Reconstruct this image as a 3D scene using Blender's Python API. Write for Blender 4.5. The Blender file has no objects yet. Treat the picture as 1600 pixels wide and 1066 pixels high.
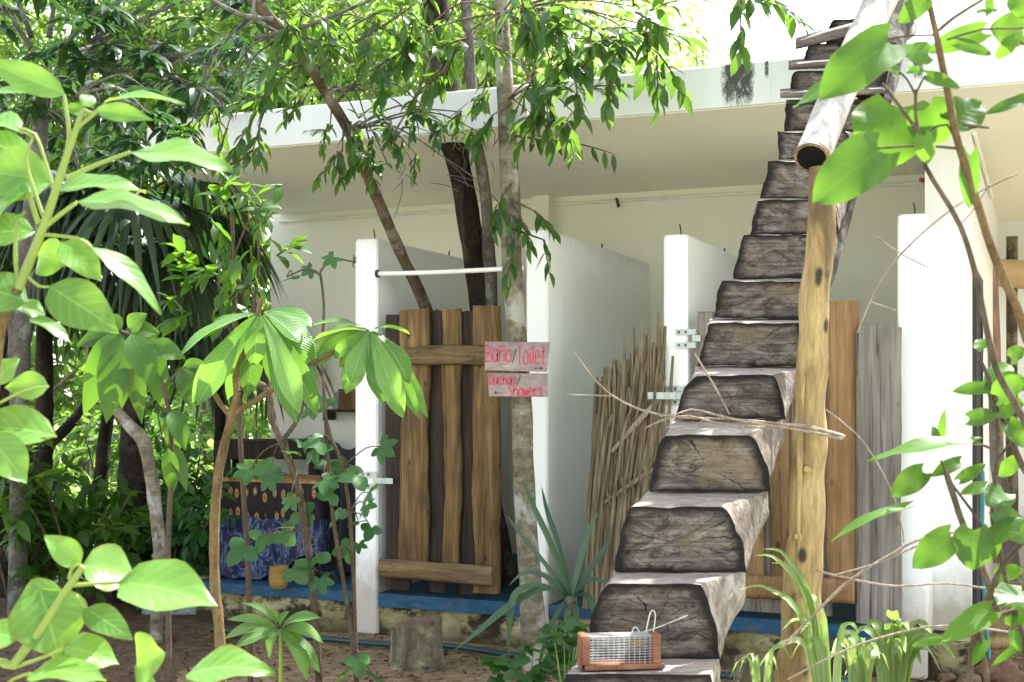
import bpy, math, random
from mathutils import Vector, Matrix, noise as mnoise
V = Vector
C = bpy.context.scene.collection
F, EYE, HX, HY = 2000.0, 1.55, 800.0, 615.0      # focal length in photo pixels, eye height, principal column, horizon row

def at(px, py, d):
    """world point seen at photo pixel (px,py) at distance d along the view"""
    return V(((px-HX)/F*d, d, EYE+(HY-py)/F*d))

# toilet block frame: x along the facade, y inward, z up
P0 = V((-0.863, 8.3, 0)); TH = math.atan2(0.3835, 0.9236)
UX = V((math.cos(TH), -math.sin(TH), 0)); UY = V((math.sin(TH), math.cos(TH), 0))
def B(s, t, z): return P0+UX*s+UY*t+V((0, 0, z))
def bs(px, t=0.0):
    k = (px-HX)/F; b = P0+UY*t
    return (k*b.y-b.x)/(UX.x-k*UX.y)
def bz(px, py, t=0.0):
    s = bs(px, t); return EYE+(HY-py)/F*B(s, t, 0).y

# ------------------------------------------------------------------ objects
def tag(o, label=None, cat=None, group=None, kind=None):
    if label: o['label'] = label
    if cat: o['category'] = cat
    if group: o['group'] = group
    if kind: o['kind'] = kind
    return o
def thing(name, label, cat, loc=(0, 0, 0), rotz=0, group=None):
    o = bpy.data.objects.new(name, None); C.objects.link(o)
    o.location = loc; o.rotation_euler = (0, 0, rotz); o.empty_display_size = .1
    return tag(o, label, cat, group)

class MB:
    def __init__(s): s.v = []; s.f = []; s.m = []; s.uv = {}; s.sm = []
    def add(s, vs, fs, mi=0, smooth=True, uvs=None):
        o = len(s.v); s.v += [tuple(p) for p in vs]
        for f in fs:
            s.f.append(tuple(i+o for i in f)); s.m.append(mi); s.sm.append(smooth)
        if uvs:
            for i, u in enumerate(uvs): s.uv[o+i] = u
    def merge(s, o, mi=1):
        k = len(s.v); s.v += o.v; s.f += [tuple(i+k for i in f) for f in o.f]; s.m += [mi]*len(o.f); s.sm += o.sm
        return s
    def build(s, name, mats, parent=None, origin=None, local=False):
        if not isinstance(mats, (list, tuple)): mats = [mats]
        off = V((0, 0, 0))
        if not local:
            if parent is not None: off = parent.location.copy()
            elif origin is not None: off = V(origin)
        me = bpy.data.meshes.new(name)
        vs = s.v if off.length == 0 else [(p[0]-off.x, p[1]-off.y, p[2]-off.z) for p in s.v]
        me.from_pydata(vs, [], s.f); 
        for m in mats: me.materials.append(m)
        me.polygons.foreach_set('material_index', s.m)
        me.polygons.foreach_set('use_smooth', s.sm)
        if s.uv:
            l = me.uv_layers.new(name='UVMap'); buf = []
            for f in s.f:
                for i in f: buf += s.uv.get(i, (0.5, 0.5))
            l.data.foreach_set('uv', buf)
        me.update()
        o = bpy.data.objects.new(name, me); C.objects.link(o)
        if parent is not None: o.parent = parent
        elif origin is not None: o.location = origin
        return o
    # ---- primitives
    def box(s, x0, x1, y0, y1, z0, z1, mi=0, fr=None, bev=0.0):
        """box with slightly rounded vertical edges, in frame fr (function) or world"""
        b = min(bev, (x1-x0)*.4, (y1-y0)*.4, (z1-z0)*.4)
        fr = fr or (lambda x, y, z: V((x, y, z)))
        if b <= 0:
            vs = [fr(x, y, z) for z in (z0, z1) for y in (y0, y1) for x in (x0, x1)]
            s.add(vs, [(0, 2, 3, 1), (4, 5, 7, 6), (0, 1, 5, 4), (2, 6, 7, 3), (0, 4, 6, 2), (1, 3, 7, 5)], mi, False); return
        def ring(z, i):
            a0, a1, c0, c1 = x0+i, x1-i, y0+i, y1-i
            return [(a0+b, c0, z), (a1-b, c0, z), (a1, c0+b, z), (a1, c1-b, z), (a1-b, c1, z), (a0+b, c1, z), (a0, c1-b, z), (a0, c0+b, z)]
        rings = [ring(z0, b*.7), ring(z0+b, 0), ring(z1-b, 0), ring(z1, b*.7)]
        s.loft([[fr(*p) for p in r] for r in rings], mi, smooth=False)
    def loft(s, rings, mi=0, caps=True, smooth=True, capmi=None):
        n = len(rings[0]); vs = [p for r in rings for p in r]; fs = []
        for k in range(len(rings)-1):
            for i in range(n):
                j = (i+1) % n; fs.append((k*n+i, k*n+j, (k+1)*n+j, (k+1)*n+i))
        s.add(vs, fs, mi, smooth)
        if caps:
            cm = mi if capmi is None else capmi
            s.add(rings[0], [tuple(range(n-1, -1, -1))], cm, False)
            s.add(rings[-1], [tuple(range(n))], cm, False)
    def tube(s, pts, radii, n=8, mi=0, noise=0.0, step=None, caps=True, capmi=None, seed=0.0, nf=6.0, flat=1.0):
        pts = [V(p) for p in pts]
        if not isinstance(radii, (list, tuple)): radii = [radii]*len(pts)
        P, R = spline(pts, radii, step) if len(pts) > 2 or step else (pts, list(radii))
        rings = []; up = V((0.31, 0.2, 0.93))
        for i, p in enumerate(P):
            d = (P[min(i+1, len(P)-1)]-P[max(i-1, 0)])
            d = d.normalized() if d.length > 1e-9 else V((0, 0, 1))
            if abs(d.dot(up)) > .97: up = V((0.9, 0.1, -.3)).normalized()
            a = (up-d*d.dot(up)).normalized(); b = d.cross(a); up = a
            ring = []
            for k in range(n):
                th = 2*math.pi*k/n; q = a*math.cos(th)+b*math.sin(th)*flat
                r = R[i]
                if noise: r *= 1+noise*mnoise.noise((p+q*R[i]*1.2)*nf+V((seed, seed*.7, 0)))*1.6
                ring.append(p+q*r)
            rings.append(ring)
        s.loft(rings, mi, caps, True, capmi)

def spline(pts, radii, step=None):
    P, R = [], []; n = len(pts)
    for i in range(n-1):
        p0, p1, p2, p3 = pts[max(i-1, 0)], pts[i], pts[i+1], pts[min(i+2, n-1)]
        L = (p2-p1).length; k = max(2, min(24, int(L/step))) if step else 4
        for j in range(k):
            t = j/k; t2, t3 = t*t, t*t*t
            P.append(.5*((2*p1)+(p2-p0)*t+(2*p0-5*p1+4*p2-p3)*t2+(-p0+3*p1-3*p2+p3)*t3))
            R.append(radii[i]*(1-t)+radii[i+1]*t)
    P.append(pts[-1]); R.append(radii[-1]); return P, R

# ------------------------------------------------------------------ leaves
def prof(kind, v):
    if kind == 'ovate': return math.sin(math.pi*min(1, v**.72))**.85*(1 if v < .8 else 1-.25*(v-.8)/.2) if v < 1 else 0
    if kind == 'heart': return min(1, ((v+.03)**.38)*((1-v)**.72)*1.62)
    if kind == 'lance': return math.sin(math.pi*v)**.8 if 0 < v < 1 else 0
    if kind == 'rib': return (min(1, (v/.62)**.75)*(1 if v < .62 else max(0, 1-((v-.62)/.38)**2.2)))
    if kind == 'strap': return min(1, .55+v*3)*(1 if v < .55 else max(0.0, 1-((v-.55)/.45)**1.8))
    return 1
def leaf(mb, base, tip, normal, width, kind='ovate', nseg=7, nx=2, arch=.1, fold=.25, wav=.0, mi=0, ph=0.0):
    base, tip = V(base), V(tip); ax = tip-base; L = ax.length
    if L < 1e-6: return
    a = ax/L; nr = V(normal); nr = nr-a*nr.dot(a)
    if nr.length < 1e-4: nr = V((a.z, .3, -a.x))
    nr.normalize(); sd = a.cross(nr)
    vs, uv, fs = [], [], []; W = 2*nx+1
    for i in range(nseg+1):
        v = i/nseg; mid = base+a*L*v+nr*(arch*L*math.sin(math.pi*v**.9)); w = width*.5*prof(kind, v)
        for k in range(W):
            u = (k-nx)/nx; au = abs(u)
            p = mid+sd*(u*w)+nr*(fold*w*au+wav*width*math.sin(v*11+ph+u*1.7)*au*au)
            if kind == 'heart': p = p-a*(L*.17*au*au*(1-v)**5)
            vs.append(p); uv.append(((u+1)/2, v))
    for i in range(nseg):
        for k in range(W-1):
            q = i*W+k; fs.append((q, q+1, q+W+1, q+W))
    mb.add(vs, fs, mi, True, uv)
def small_leaf(mb, base, d, nr, L, W, mi=0, droop=.15, kind=0):
    a = d.normalized(); nr = nr-a*nr.dot(a)
    if nr.length < 1e-4: nr = V((a.z, .4, -a.x))
    nr.normalize(); sd = a.cross(nr)
    m1 = base+a*L*.20+nr*L*.02; m2 = base+a*L*.48-nr*L*droop*.08; m3 = base+a*L*.78-nr*L*droop*.45; tp = base+a*L-nr*L*droop
    h = W*.5; up = nr*(h*.28)
    vs = [base, m1-sd*h*.72+up*.7, m1, m1+sd*h*.72+up*.7, m2-sd*h+up, m2, m2+sd*h+up, m3-sd*h*.58+up*.5, m3, m3+sd*h*.58+up*.5, tp]
    mb.add(vs, [(0, 2, 1), (0, 3, 2), (1, 2, 5, 4), (2, 3, 6, 5), (4, 5, 8, 7), (5, 6, 9, 8), (7, 8, 10), (8, 9, 10)], mi, True,
           [(.5, 0), (.14, .2), (.5, .2), (.86, .2), (0, .48), (.5, .48), (1, .48), (.2, .78), (.5, .78), (.8, .78), (.5, 1)])
def rvec(r): 
    while True:
        v = V((r.uniform(-1, 1), r.uniform(-1, 1), r.uniform(-1, 1)))
        if .05 < v.length < 1: return v.normalized()
def cluster(lm, wm, pos, d, n, L, W, r, droop=.35, tw=None):
    """a leafy twig"""
    d = d.normalized(); tl = tw or L*1.6; end = pos+d*tl+V((0, 0, -droop*tl*.6))
    if wm is not None: wm.tube([pos, (pos+end)/2+V((0, 0, .05*tl)), end], [.006+L*.01, .004+L*.005, .002], 4)
    ph = r.uniform(0, 6)
    for i in range(n):
        f = (i+.6)/n; p = pos.lerp(end, f)
        s = d.cross(V((0, 0, 1))); s = s.normalized() if s.length > .05 else V((1, 0, 0))
        t = s.cross(d); an = ph+i*2.4
        q = (s*math.cos(an)+t*math.sin(an)*.6)*(1.1-f*.5)+d*(.35+.8*f)+V((0, 0, -droop*1.3))+rvec(r)*.25
        k = r.uniform(.7, 1.15)
        small_leaf(lm, p, q, V((0, 0, 1))+rvec(r)*.5, L*k, W*k, 0, r.uniform(.05, .3))
def crown(lm, wm, c, rad, ncl, per, L, W, r, start=None, nlimb=10, droop=.35, shell=.45, flat=0):
    c = V(c)
    lim = []
    if start is not None:
        for i in range(nlimb):
            q = rvec(r); q.z = q.z*.8+.15; e = c+V((q.x*rad[0], q.y*rad[1], q.z*rad[2]))*r.uniform(.55, .85)
            m = V(start).lerp(e, .5)+V((0, 0, -.12*rad[2]))+rvec(r)*.1
            wm.tube([start, m, e], [.05, .03, .012], 6); lim.append((V(start), m, e))
    for i in range(ncl):
        q = rvec(r)*(shell+(1-shell)*r.random()**.6)
        # lumps and gaps
        g = mnoise.noise(V((q.x, q.y, q.z))*2.3+c*.37)
        if g < -.18: continue
        p = c+V((q.x*rad[0], q.y*rad[1], q.z*rad[2]))
        cluster(lm, wm if i % 3 == 0 else None, p, q+V((0, 0, -.1))+rvec(r)*.6, per, L, W, r, droop)
def lobed(mb, c, d, nr, R, mi=0, lob=5, r=random):
    """palmate leaf; c = petiole point, d = direction of the middle lobe"""
    a = V(d).normalized(); nr = V(nr); nr = (nr-a*nr.dot(a)).normalized(); sd = a.cross(nr)
    n = 8*lob; vs = [V(c)]; uv = [(.5, .1)]; 
    ph = r.random()*6
    for i in range(n+1):
        th = (i/n-.5)*math.radians(285); x = (i/n)*lob
        k = 1-abs(2*(x % 1)-1); rr = R*(.56+.44*k**.85)*(.62+.38*math.cos(th*.62))
        p = V(c)+a*(math.cos(th)*rr)+sd*(math.sin(th)*rr)+nr*(-.28*rr*rr/R+.06*R*math.sin(th*3+ph))
        vs.append(p); uv.append((.5+.5*math.sin(th)*rr/R, .3+.7*math.cos(th)*rr/R))
    mb.add(vs, [(0, i+1, i+2) for i in range(n)], mi, True, uv)

# ------------------------------------------------------------------ materials
SK = bpy.types.NodeSocket
class G:
    def __init__(s, name):
        s.m = bpy.data.materials.new(name); s.m.use_nodes = True; s.t = s.m.node_tree; s.t.nodes.clear()
    def n(s, typ, ins=None, **kw):
        x = s.t.nodes.new(typ)
        for k, v in kw.items(): setattr(x, k, v)
        for k, v in (ins or {}).items(): s.set(x.inputs[k], v)
        return x
    def set(s, i, v):
        if isinstance(v, SK): s.t.links.new(v, i)
        elif isinstance(v, (tuple, list)) and len(v) == 3 and i.type == 'RGBA': i.default_value = (*v, 1)
        else: i.default_value = v
    def co(s, scale=(1, 1, 1), kind='Object', loc=(0, 0, 0), rot=(0, 0, 0)):
        t = s.n('ShaderNodeTexCoord').outputs[kind]
        return s.n('ShaderNodeMapping', {'Vector': t, 'Scale': scale, 'Location': loc, 'Rotation': rot}).outputs[0]
    def noise(s, vec, scale=5., det=5., rough=.6, dist=0.): return s.n('ShaderNodeTexNoise', {'Vector': vec, 'Scale': scale, 'Detail': det, 'Roughness': rough, 'Distortion': dist}).outputs['Fac']
    def vor(s, vec, scale=5., feat='F1', out='Distance'): return s.n('ShaderNodeTexVoronoi', {'Vector': vec, 'Scale': scale}, feature=feat).outputs[out]
    def ramp(s, f, stops):
        x = s.n('ShaderNodeValToRGB', {'Fac': f}); e = x.color_ramp.elements
        while len(e) < len(stops): e.new(.5)
        for q, (p, c) in zip(e, stops):
            q.position = p; q.color = (*c, 1) if isinstance(c, (tuple, list)) else (c, c, c, 1)
        return x.outputs[0]
    def mix(s, f, a, b, blend='MIX'):
        x = s.n('ShaderNodeMix', data_type='RGBA', blend_type=blend)
        s.set(x.inputs[0], f); s.set(x.inputs[6], a); s.set(x.inputs[7], b); return x.outputs[2]
    def mth(s, op, a, b=0.0, c=0.0):
        x = s.n('ShaderNodeMath', operation=op); s.set(x.inputs[0], a); s.set(x.inputs[1], b); s.set(x.inputs[2], c); return x.outputs[0]
    def sep(s, vec): return s.n('ShaderNodeSeparateXYZ', {'Vector': vec}).outputs
    def done(s, col, rough=.7, bump=None, bs=.3, bd=.01, spec=.4, metal=0.):
        p = s.n('ShaderNodeBsdfPrincipled', {'Base Color': col, 'Roughness': rough, 'Specular IOR Level': spec, 'Metallic': metal})
        if bump is not None:
            b = s.n('ShaderNodeBump', {'Height': bump, 'Strength': bs, 'Distance': bd}); s.t.links.new(b.outputs[0], p.inputs['Normal'])
        o = s.n('ShaderNodeOutputMaterial'); s.t.links.new(p.outputs[0], o.inputs[0]); return s.m

LS, WS = .52, .72
def sc3(c, k): return tuple(x*k for x in c)
def leaf_mat(name, dark, mid, light, trans, ribs=0, mixf=.45, rough=.42, ls=LS, vein=.5):
    dark, mid, light, trans = sc3(dark, ls), sc3(mid, ls), sc3(light, ls), sc3(trans, ls+.12)
    g = G(name); rnd = g.n('ShaderNodeNewGeometry').outputs['Random Per Island']
    col = g.ramp(rnd, [(0, dark), (.55, mid), (1, light)])
    nz = g.noise(g.co((1, 1, 1)), 9, 3); col = g.mix(.3, col, g.mix(1, col, g.ramp(nz, [(.3, .55), (.7, 1.25)]), 'MULTIPLY'))
    uv = g.sep(g.n('ShaderNodeTexCoord').outputs['UV'])
    au = g.mth('ABSOLUTE', g.mth('SUBTRACT', uv[0], .5))
    midrib = g.mth('LESS_THAN', au, .022)
    h = None
    if ribs:
        w = g.mth('FRACT', g.mth('SUBTRACT', g.mth('MULTIPLY', uv[1], float(ribs)), g.mth('MULTIPLY', au, ribs*.55)))
        tri = g.mth('ABSOLUTE', g.mth('SUBTRACT', w, .5))
        line = g.ramp(tri, [(.1, 0.), (.5, 1.)])
        col = g.mix(g.mth('MULTIPLY', line, vein if ribs > 10 else vein*.35), col, light)
        if ribs < 10: col = g.mix(g.mth('MULTIPLY', g.ramp(tri, [(.455, 0.), (.485, 1.)]), .5), col, sc3(light, 1.35))
        h = g.mth('MULTIPLY', tri, -1.0)
    col = g.mix(g.mth('MULTIPLY', midrib, vein), col, tuple(min(1, c*1.6) for c in light))
    sp = g.noise(g.co((1, 1, 1)), 42, 4, .7); pt = g.noise(g.co((1, 1, 1), loc=(3, 1, 8)), 4.5, 3)
    col = g.mix(g.mth('MULTIPLY', g.ramp(sp, [(.66, 0.), (.72, 1.)]), g.ramp(pt, [(.5, 0.), (.6, .8)])), col, (.10, .07, .02))
    ed = g.ramp(g.mth('ADD', g.mth('MULTIPLY', au, 2.), g.mth('MULTIPLY', pt, .5)), [(0, 0.), (1, 0.)])
    edge = g.ramp(g.mth('ADD', au, g.mth('MULTIPLY', pt, .30)), [(.60, 0.), (.68, .8)])
    col = g.mix(edge, col, (.14, .11, .03))
    bk = g.n('ShaderNodeNewGeometry').outputs['Backfacing']
    col = g.mix(g.mth('MULTIPLY', bk, .35), col, light)
    p = g.n('ShaderNodeBsdfPrincipled', {'Base Color': col, 'Roughness': rough, 'Specular IOR Level': .45})
    tc = g.mix(.5, trans, g.mix(1, trans, g.ramp(rnd, [(0, .5), (1, 1.2)]), 'MULTIPLY'))
    tl = g.n('ShaderNodeBsdfTranslucent', {'Color': tc})
    if h is not None:
        b = g.n('ShaderNodeBump', {'Height': h, 'Strength': .9 if ribs > 10 else .18, 'Distance': .010 if ribs > 10 else .004})
        g.t.links.new(b.outputs[0], p.inputs['Normal'])
    mx = g.n('ShaderNodeMixShader', {'Fac': mixf}); g.t.links.new(p.outputs[0], mx.inputs[1]); g.t.links.new(tl.outputs[0], mx.inputs[2])
    o = g.n('ShaderNodeOutputMaterial'); g.t.links.new(mx.outputs[0], o.inputs[0]); return g.m

def wood_mat(name, c0, c1, c2, scale=(14, 14, 1.1), cracks=.5, knots=0., rough=.8, bs=.4, big=2.0):
    """weathered timber, grain along local z by default"""
    c0, c1, c2 = sc3(c0, WS), sc3(c1, WS), sc3(c2, WS)
    g = G(name); v = g.co(scale)
    a = g.noise(v, 1.6, 8, .65, .6); bgn = g.noise(g.co(), big, 4, .6)
    col = g.ramp(a, [(.25, c0), (.5, c1), (.72, c2)])
    col = g.mix(.55, col, g.mix(1, col, g.ramp(bgn, [(.3, .45), (.7, 1.35)]), 'MULTIPLY'))
    fine = g.noise(g.co((scale[0]*5, scale[1]*5, scale[2]*2)), 2, 4, .7)
    col = g.mix(.35, col, g.mix(1, col, g.ramp(fine, [(.35, .4), (.6, 1.2)]), 'MULTIPLY'))
    if cracks:
        ck = g.noise(g.co((scale[0]*1.3, scale[1]*1.3, scale[2]*.55), loc=(3, 1, 2)), 1.2, 3, .5, .4)
        m = g.ramp(ck, [(.485, 0.), (.5, 1.), (.515, 0.)])
        col = g.mix(g.mth('MULTIPLY', m, cracks), col, tuple(x*.12 for x in c0))
    if knots:
        k = g.vor(g.co((4.5, 4.5, 2.6)), 2.2); m = g.ramp(k, [(.07, 1.), (.16, 0.)])
        col = g.mix(g.mth('MULTIPLY', m, knots), col, tuple(x*.25 for x in c0))
    return g.done(col, rough, g.mth('ADD', a, g.mth('MULTIPLY', fine, .5)), bs, .012, .25)

def bark_mat(name, c0, c1, c2, lich=None, lf=.5, scale=6., zs=.45, rough=.9, bs=.7):
    c0, c1, c2 = sc3(c0, WS), sc3(c1, WS), sc3(c2, WS); lich = lich and sc3(lich, .8)
    g = G(name)
    a = g.noise(g.co((1, 1, zs)), scale, 8, .7, .4); col = g.ramp(a, [(.3, c0), (.5, c1), (.7, c2)])
    f = g.noise(g.co((1, 1, .6)), scale*7, 4, .7)
    col = g.mix(.5, col, g.mix(1, col, g.ramp(f, [(.35, .35), (.65, 1.3)]), 'MULTIPLY'))
    if lich:
        l = g.noise(g.co((1, 1, 1), loc=(5, 2, 7)), scale*.8, 6, .65); m = g.ramp(l, [(.52, 0.), (.6, 1.)])
        col = g.mix(g.mth('MULTIPLY', m, lf), col, lich)
    return g.done(col, rough, g.mth('ADD', a, f), bs, .01, .2)

def plain(name, c, rough=.6, spec=.4, metal=0., var=.25, sc=8.):
    g = G(name); nz = g.noise(g.co(), sc, 5)
    return g.done(g.mix(var, c, g.mix(1, c, g.ramp(nz, [(.3, .35), (.7, 1.4)]), 'MULTIPLY')), rough, nz, .1, .005, spec, metal)

def plaster(name, base=(.78, .79, .76), stain=.5, mould=None, low=True):
    g = G(name); co = g.co(); xyz = g.sep(co)
    a = g.noise(co, 1.3, 6, .6); col = g.mix(a, tuple(x*.93 for x in base), base)
    st = g.noise(g.co((9, 9, .7)), 1.5, 6, .65); m = g.ramp(st, [(.54, 0.), (.78, 1.)])
    col = g.mix(g.mth('MULTIPLY', m, stain*.35), col, (.42, .42, .36))
    pa = g.noise(g.co((1, 1, 1), loc=(7, 3, 1)), 2.1, 7, .62, .6); m = g.ramp(pa, [(.50, 0.), (.56, 1.)])
    col = g.mix(g.mth('MULTIPLY', m, stain*.16), col, (.52, .55, .50))
    rn = g.noise(g.co((26, 26, .55), loc=(1, 9, 4)), 1.3, 5, .7); m = g.ramp(rn, [(.60, 0.), (.74, 1.)])
    col = g.mix(g.mth('MULTIPLY', m, stain*.45), col, (.30, .30, .24))
    sp = g.noise(co, 34, 3, .6); m = g.ramp(sp, [(.69, 0.), (.75, 1.)])
    col = g.mix(g.mth('MULTIPLY', m, stain*.5), col, (.2, .19, .15))
    if low:      # splash dirt near the ground and dark rain marks along the top edge of the partitions
        n2 = g.noise(g.co((3, 3, 2)), 4, 6, .7)
        m = g.ramp(g.mth('ADD', xyz[2], g.mth('MULTIPLY', n2, -.5)), [(.02, 1.), (.34, 0.)])
        col = g.mix(g.mth('MULTIPLY', m, .75), col, (.33, .29, .2))
        n3 = g.noise(g.co((10, 10, 3)), 3, 6, .7)
        m = g.ramp(g.mth('ADD', xyz[2], g.mth('MULTIPLY', n3, .16)), [(0, 0.), (.9, 0.), (.99, 1.)])
        g2 = g.ramp(g.mth('SUBTRACT', g.mth('ADD', xyz[2], g.mth('MULTIPLY', n3, .30)), 2.1), [(.48, 0.), (.60, 1.)])
        col = g.mix(g.mth('MULTIPLY', g2, .22), col, (.17, .18, .17))
    if mould:    # black mould patches: x0,x1,z0,z1 in the block frame
        n4 = g.noise(g.co((16, 16, 8)), 2.6, 9, .8)
        for (x0, x1, z0, z1, th) in mould:
            mx = g.mth('MULTIPLY', g.ramp(g.mth('DIVIDE', g.mth('SUBTRACT', xyz[0], x0), x1-x0), [(0, .55), (.2, 1.), (.8, 1.), (1, .55)]),
                       g.ramp(g.mth('DIVIDE', g.mth('SUBTRACT', xyz[2], z0), z1-z0), [(0, .3), (.45, .85), (.8, 1.)]))
            ins = g.mth('MULTIPLY', g.mth('GREATER_THAN', xyz[0], x0), g.mth('LESS_THAN', xyz[0], x1))
            mm = g.mth('MULTIPLY', ins, g.ramp(g.mth('MULTIPLY', mx, n4), [(th, 0.), (th+.17, 1.)]))
            col = g.mix(g.mth('MULTIPLY', mm, .93), col, (.025, .027, .022))
        m = g.ramp(g.mth('ADD', xyz[2], g.mth('MULTIPLY', n4, .05)), [(0, 0.), (1, 0.)])
        top = g.mth('GREATER_THAN', g.mth('ADD', xyz[2], g.mth('MULTIPLY', n4, .06)), 3.358)
        col = g.mix(g.mth('MULTIPLY', top, .5), col, (.2, .2, .18))
    return g.done(col, .85, g.noise(co, 22, 5), .12, .004, .25)
# ================================================================== material library
def make_plinth():
    g = G('mossy_plinth'); co = g.co(); z = g.sep(co)[2]
    a = g.noise(g.co((1, 1, 1.6)), 3.2, 8, .7); col = g.ramp(a, [(.3, (.06, .055, .03)), (.45, (.20, .18, .08)), (.58, (.34, .31, .17)), (.75, (.5, .43, .28))])
    b = g.noise(g.co((2.2, 2.2, 3), loc=(2, 5, 1)), 2.4, 8, .72); col = g.mix(g.ramp(b, [(.45, 0.), (.55, .95)]), col, (.018, .017, .012))
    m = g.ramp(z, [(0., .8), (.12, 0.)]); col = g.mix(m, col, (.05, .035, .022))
    return g.done(col, .95, g.mth('ADD', a, b), .5, .01, .15)
def make_soil():
    g = G('red_soil'); co = g.co()
    a = g.noise(co, .9, 6, .6); b = g.noise(co, 14, 8, .75); c = g.noise(co, 70, 4, .7)
    col = g.ramp(b, [(.3, (.10, .055, .035)), (.5, (.27, .185, .11)), (.62, (.39, .29, .18)), (.75, (.54, .45, .31))])
    col = g.mix(g.ramp(a, [(.4, 0.), (.65, .55)]), col, (.30, .24, .15))
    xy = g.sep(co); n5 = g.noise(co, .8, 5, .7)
    far = g.ramp(g.mth('ADD', xy[1], g.mth('MULTIPLY', n5, 1.6)), [(0, 0.), (1, 0.)])
    near = g.mth('LESS_THAN', g.mth('ADD', xy[1], g.mth('MULTIPLY', n5, 1.6)), 5.6)
    back = g.mth('GREATER_THAN', g.mth('ADD', xy[1], g.mth('MULTIPLY', n5, 2.)), 11.5)
    left_shade = g.mth('LESS_THAN', g.mth('ADD', xy[0], g.mth('MULTIPLY', n5, 1.5)), -1.0)  # shade over the left ground, painted into the soil colour
    col = g.mix(g.mth('MULTIPLY', left_shade, .72), col, g.ramp(b, [(.3, (.025, .015, .01)), (.6, (.085, .05, .032)), (.75, (.2, .14, .09))]))
    gr = g.ramp(b, [(.3, (.17, .17, .11)), (.5, (.37, .37, .28)), (.65, (.52, .51, .42)), (.78, (.62, .61, .53))])  # paler ground: bounces light near the camera, looks sunlit at the back
    col = g.mix(g.mth('MAXIMUM', near, back), col, gr)
    p = g.vor(co, 60); col = g.mix(g.ramp(p, [(.12, .5), (.25, 0.)]), col, (.5, .4, .3))
    return g.done(col, .95, g.mth('ADD', b, g.mth('MULTIPLY', c, .4)), .8, .03, .15)
def make_endgrain():
    g = G('sawn_end_grain'); uv = g.sep(g.n('ShaderNodeTexCoord').outputs['UV'])
    a = g.noise(g.co((2.2, 2.2, 5)), 2.6, 9, .72, 1.8)
    col = g.ramp(a, [(.27, (.014, .012, .010)), (.42, (.065, .054, .046)), (.55, (.155, .132, .112)), (.75, (.28, .25, .225))])
    s = g.noise(g.co((1.5, 1.5, 38), rot=(0, .06, 0)), 3, 3, .6); col = g.mix(.5, col, g.mix(1, col, g.ramp(s, [(.38, .3), (.6, 1.25)]), 'MULTIPLY'))
    bl = g.noise(g.co(), 5, 4, .6); col = g.mix(g.ramp(bl, [(.52, 0.), (.68, .6)]), col, (.17, .13, .075))
    # radial drying checks and rings (uv is polar: u angle, v radius)
    cs = g.mth('ADD', g.mth('MULTIPLY', uv[0], 13.), g.mth('MULTIPLY', g.noise(g.co(), 7, 4), 1.5))
    w = g.mth('ABSOLUTE', g.mth('SUBTRACT', g.mth('FRACT', cs), .5)); k = g.ramp(w, [(.02, 1.), (.06, 0.)])
    k = g.mth('MULTIPLY', k, g.ramp(g.noise(g.co(loc=(4, 0, 0)), 6, 3), [(.5, 0.), (.56, 1.)]))
    col = g.mix(g.mth('MULTIPLY', k, .9), col, (.008, .007, .006))
    rim = g.ramp(g.mth('DIVIDE', g.mth('ADD', uv[1], g.mth('MULTIPLY', g.noise(g.co(), 6, 6, .7), .5)), 1.5), [(.665, 0.), (.79, 1.)])
    col = g.mix(g.mth('MULTIPLY', rim, .95), col, (.010, .009, .009))
    ck = g.noise(g.co((3.5, 3.5, 7), loc=(1, 0, 4)), 1.8, 3, .5, 2.2); k2 = g.ramp(ck, [(.485, 0.), (.5, 1.), (.515, 0.)])
    col = g.mix(g.mth('MULTIPLY', k2, .7), col, (.008, .007, .006))
    return g.done(col, .9, g.mth('ADD', a, g.mth('MULTIPLY', s, .6)), .7, .015, .2)
def make_mesh_wire():
    return plain('galvanised_wire', (.45, .46, .46), .35, .5, .8, .1)
def make_cloth():
    g = G('printed_table_cloth'); co = g.co(); xyz = g.sep(co)
    lo = g.mth('LESS_THAN', g.mth('ADD', xyz[2], g.mth('MULTIPLY', g.noise(co, 6, 3), .12)), .76)
    vn = g.n('ShaderNodeTexVoronoi', {'Vector': g.co((8, 8, 4.2)), 'Scale': 1.7, 'Randomness': .35}); dr = vn.outputs['Distance']; up = g.ramp(dr, [(.06, (.30, .10, .02)), (.10, (.05, .03, .01)), (.16, (.33, .22, .08)), (.24, (.09, .05, .02)), (.32, (.010, .009, .012)), (.6, (.02, .014, .016))])
    q = g.noise(g.co((5, 5, 2)), 2.0, 4, .55, 2.2); bl = g.ramp(q, [(.38, (.008, .012, .04)), (.46, (.016, .032, .085)), (.515, (.12, .15, .21)), (.54, (.012, .024, .07)), (.62, (.02, .02, .06)), (.7, (.10, .03, .03))])
    col = g.mix(lo, up, bl)
    top = g.mth('GREATER_THAN', xyz[2], .945)
    col = g.mix(top, col, g.ramp(g.noise(co, 14, 4), [(.4, (.20, .09, .03)), (.6, (.30, .17, .08))]))
    return g.done(col, .85, q, .1, .003, .2)
M = {}
M['plaster'] = plaster('white_plaster', (.87, .885, .865), .32)
M['plaster_clean'] = plaster('white_wall_paint', (.83, .82, .70), .15, None, False)
M['cream'] = plaster('cream_soffit_paint', (.86, .85, .72), .15, None, False)
M['roof'] = plaster('roof_plaster', (.73, .76, .77), .6, [(2.365, 2.556, 3.03, 3.30, .27), (2.60, 2.628, 3.2, 3.32, .30), (3.36, 3.42, 3.1, 3.30, .30), (4.0, 4.1, 3.2, 3.34, .36)], False)
M['plinth'] = make_plinth(); M['soil'] = make_soil(); M['endgrain'] = make_endgrain()
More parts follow.
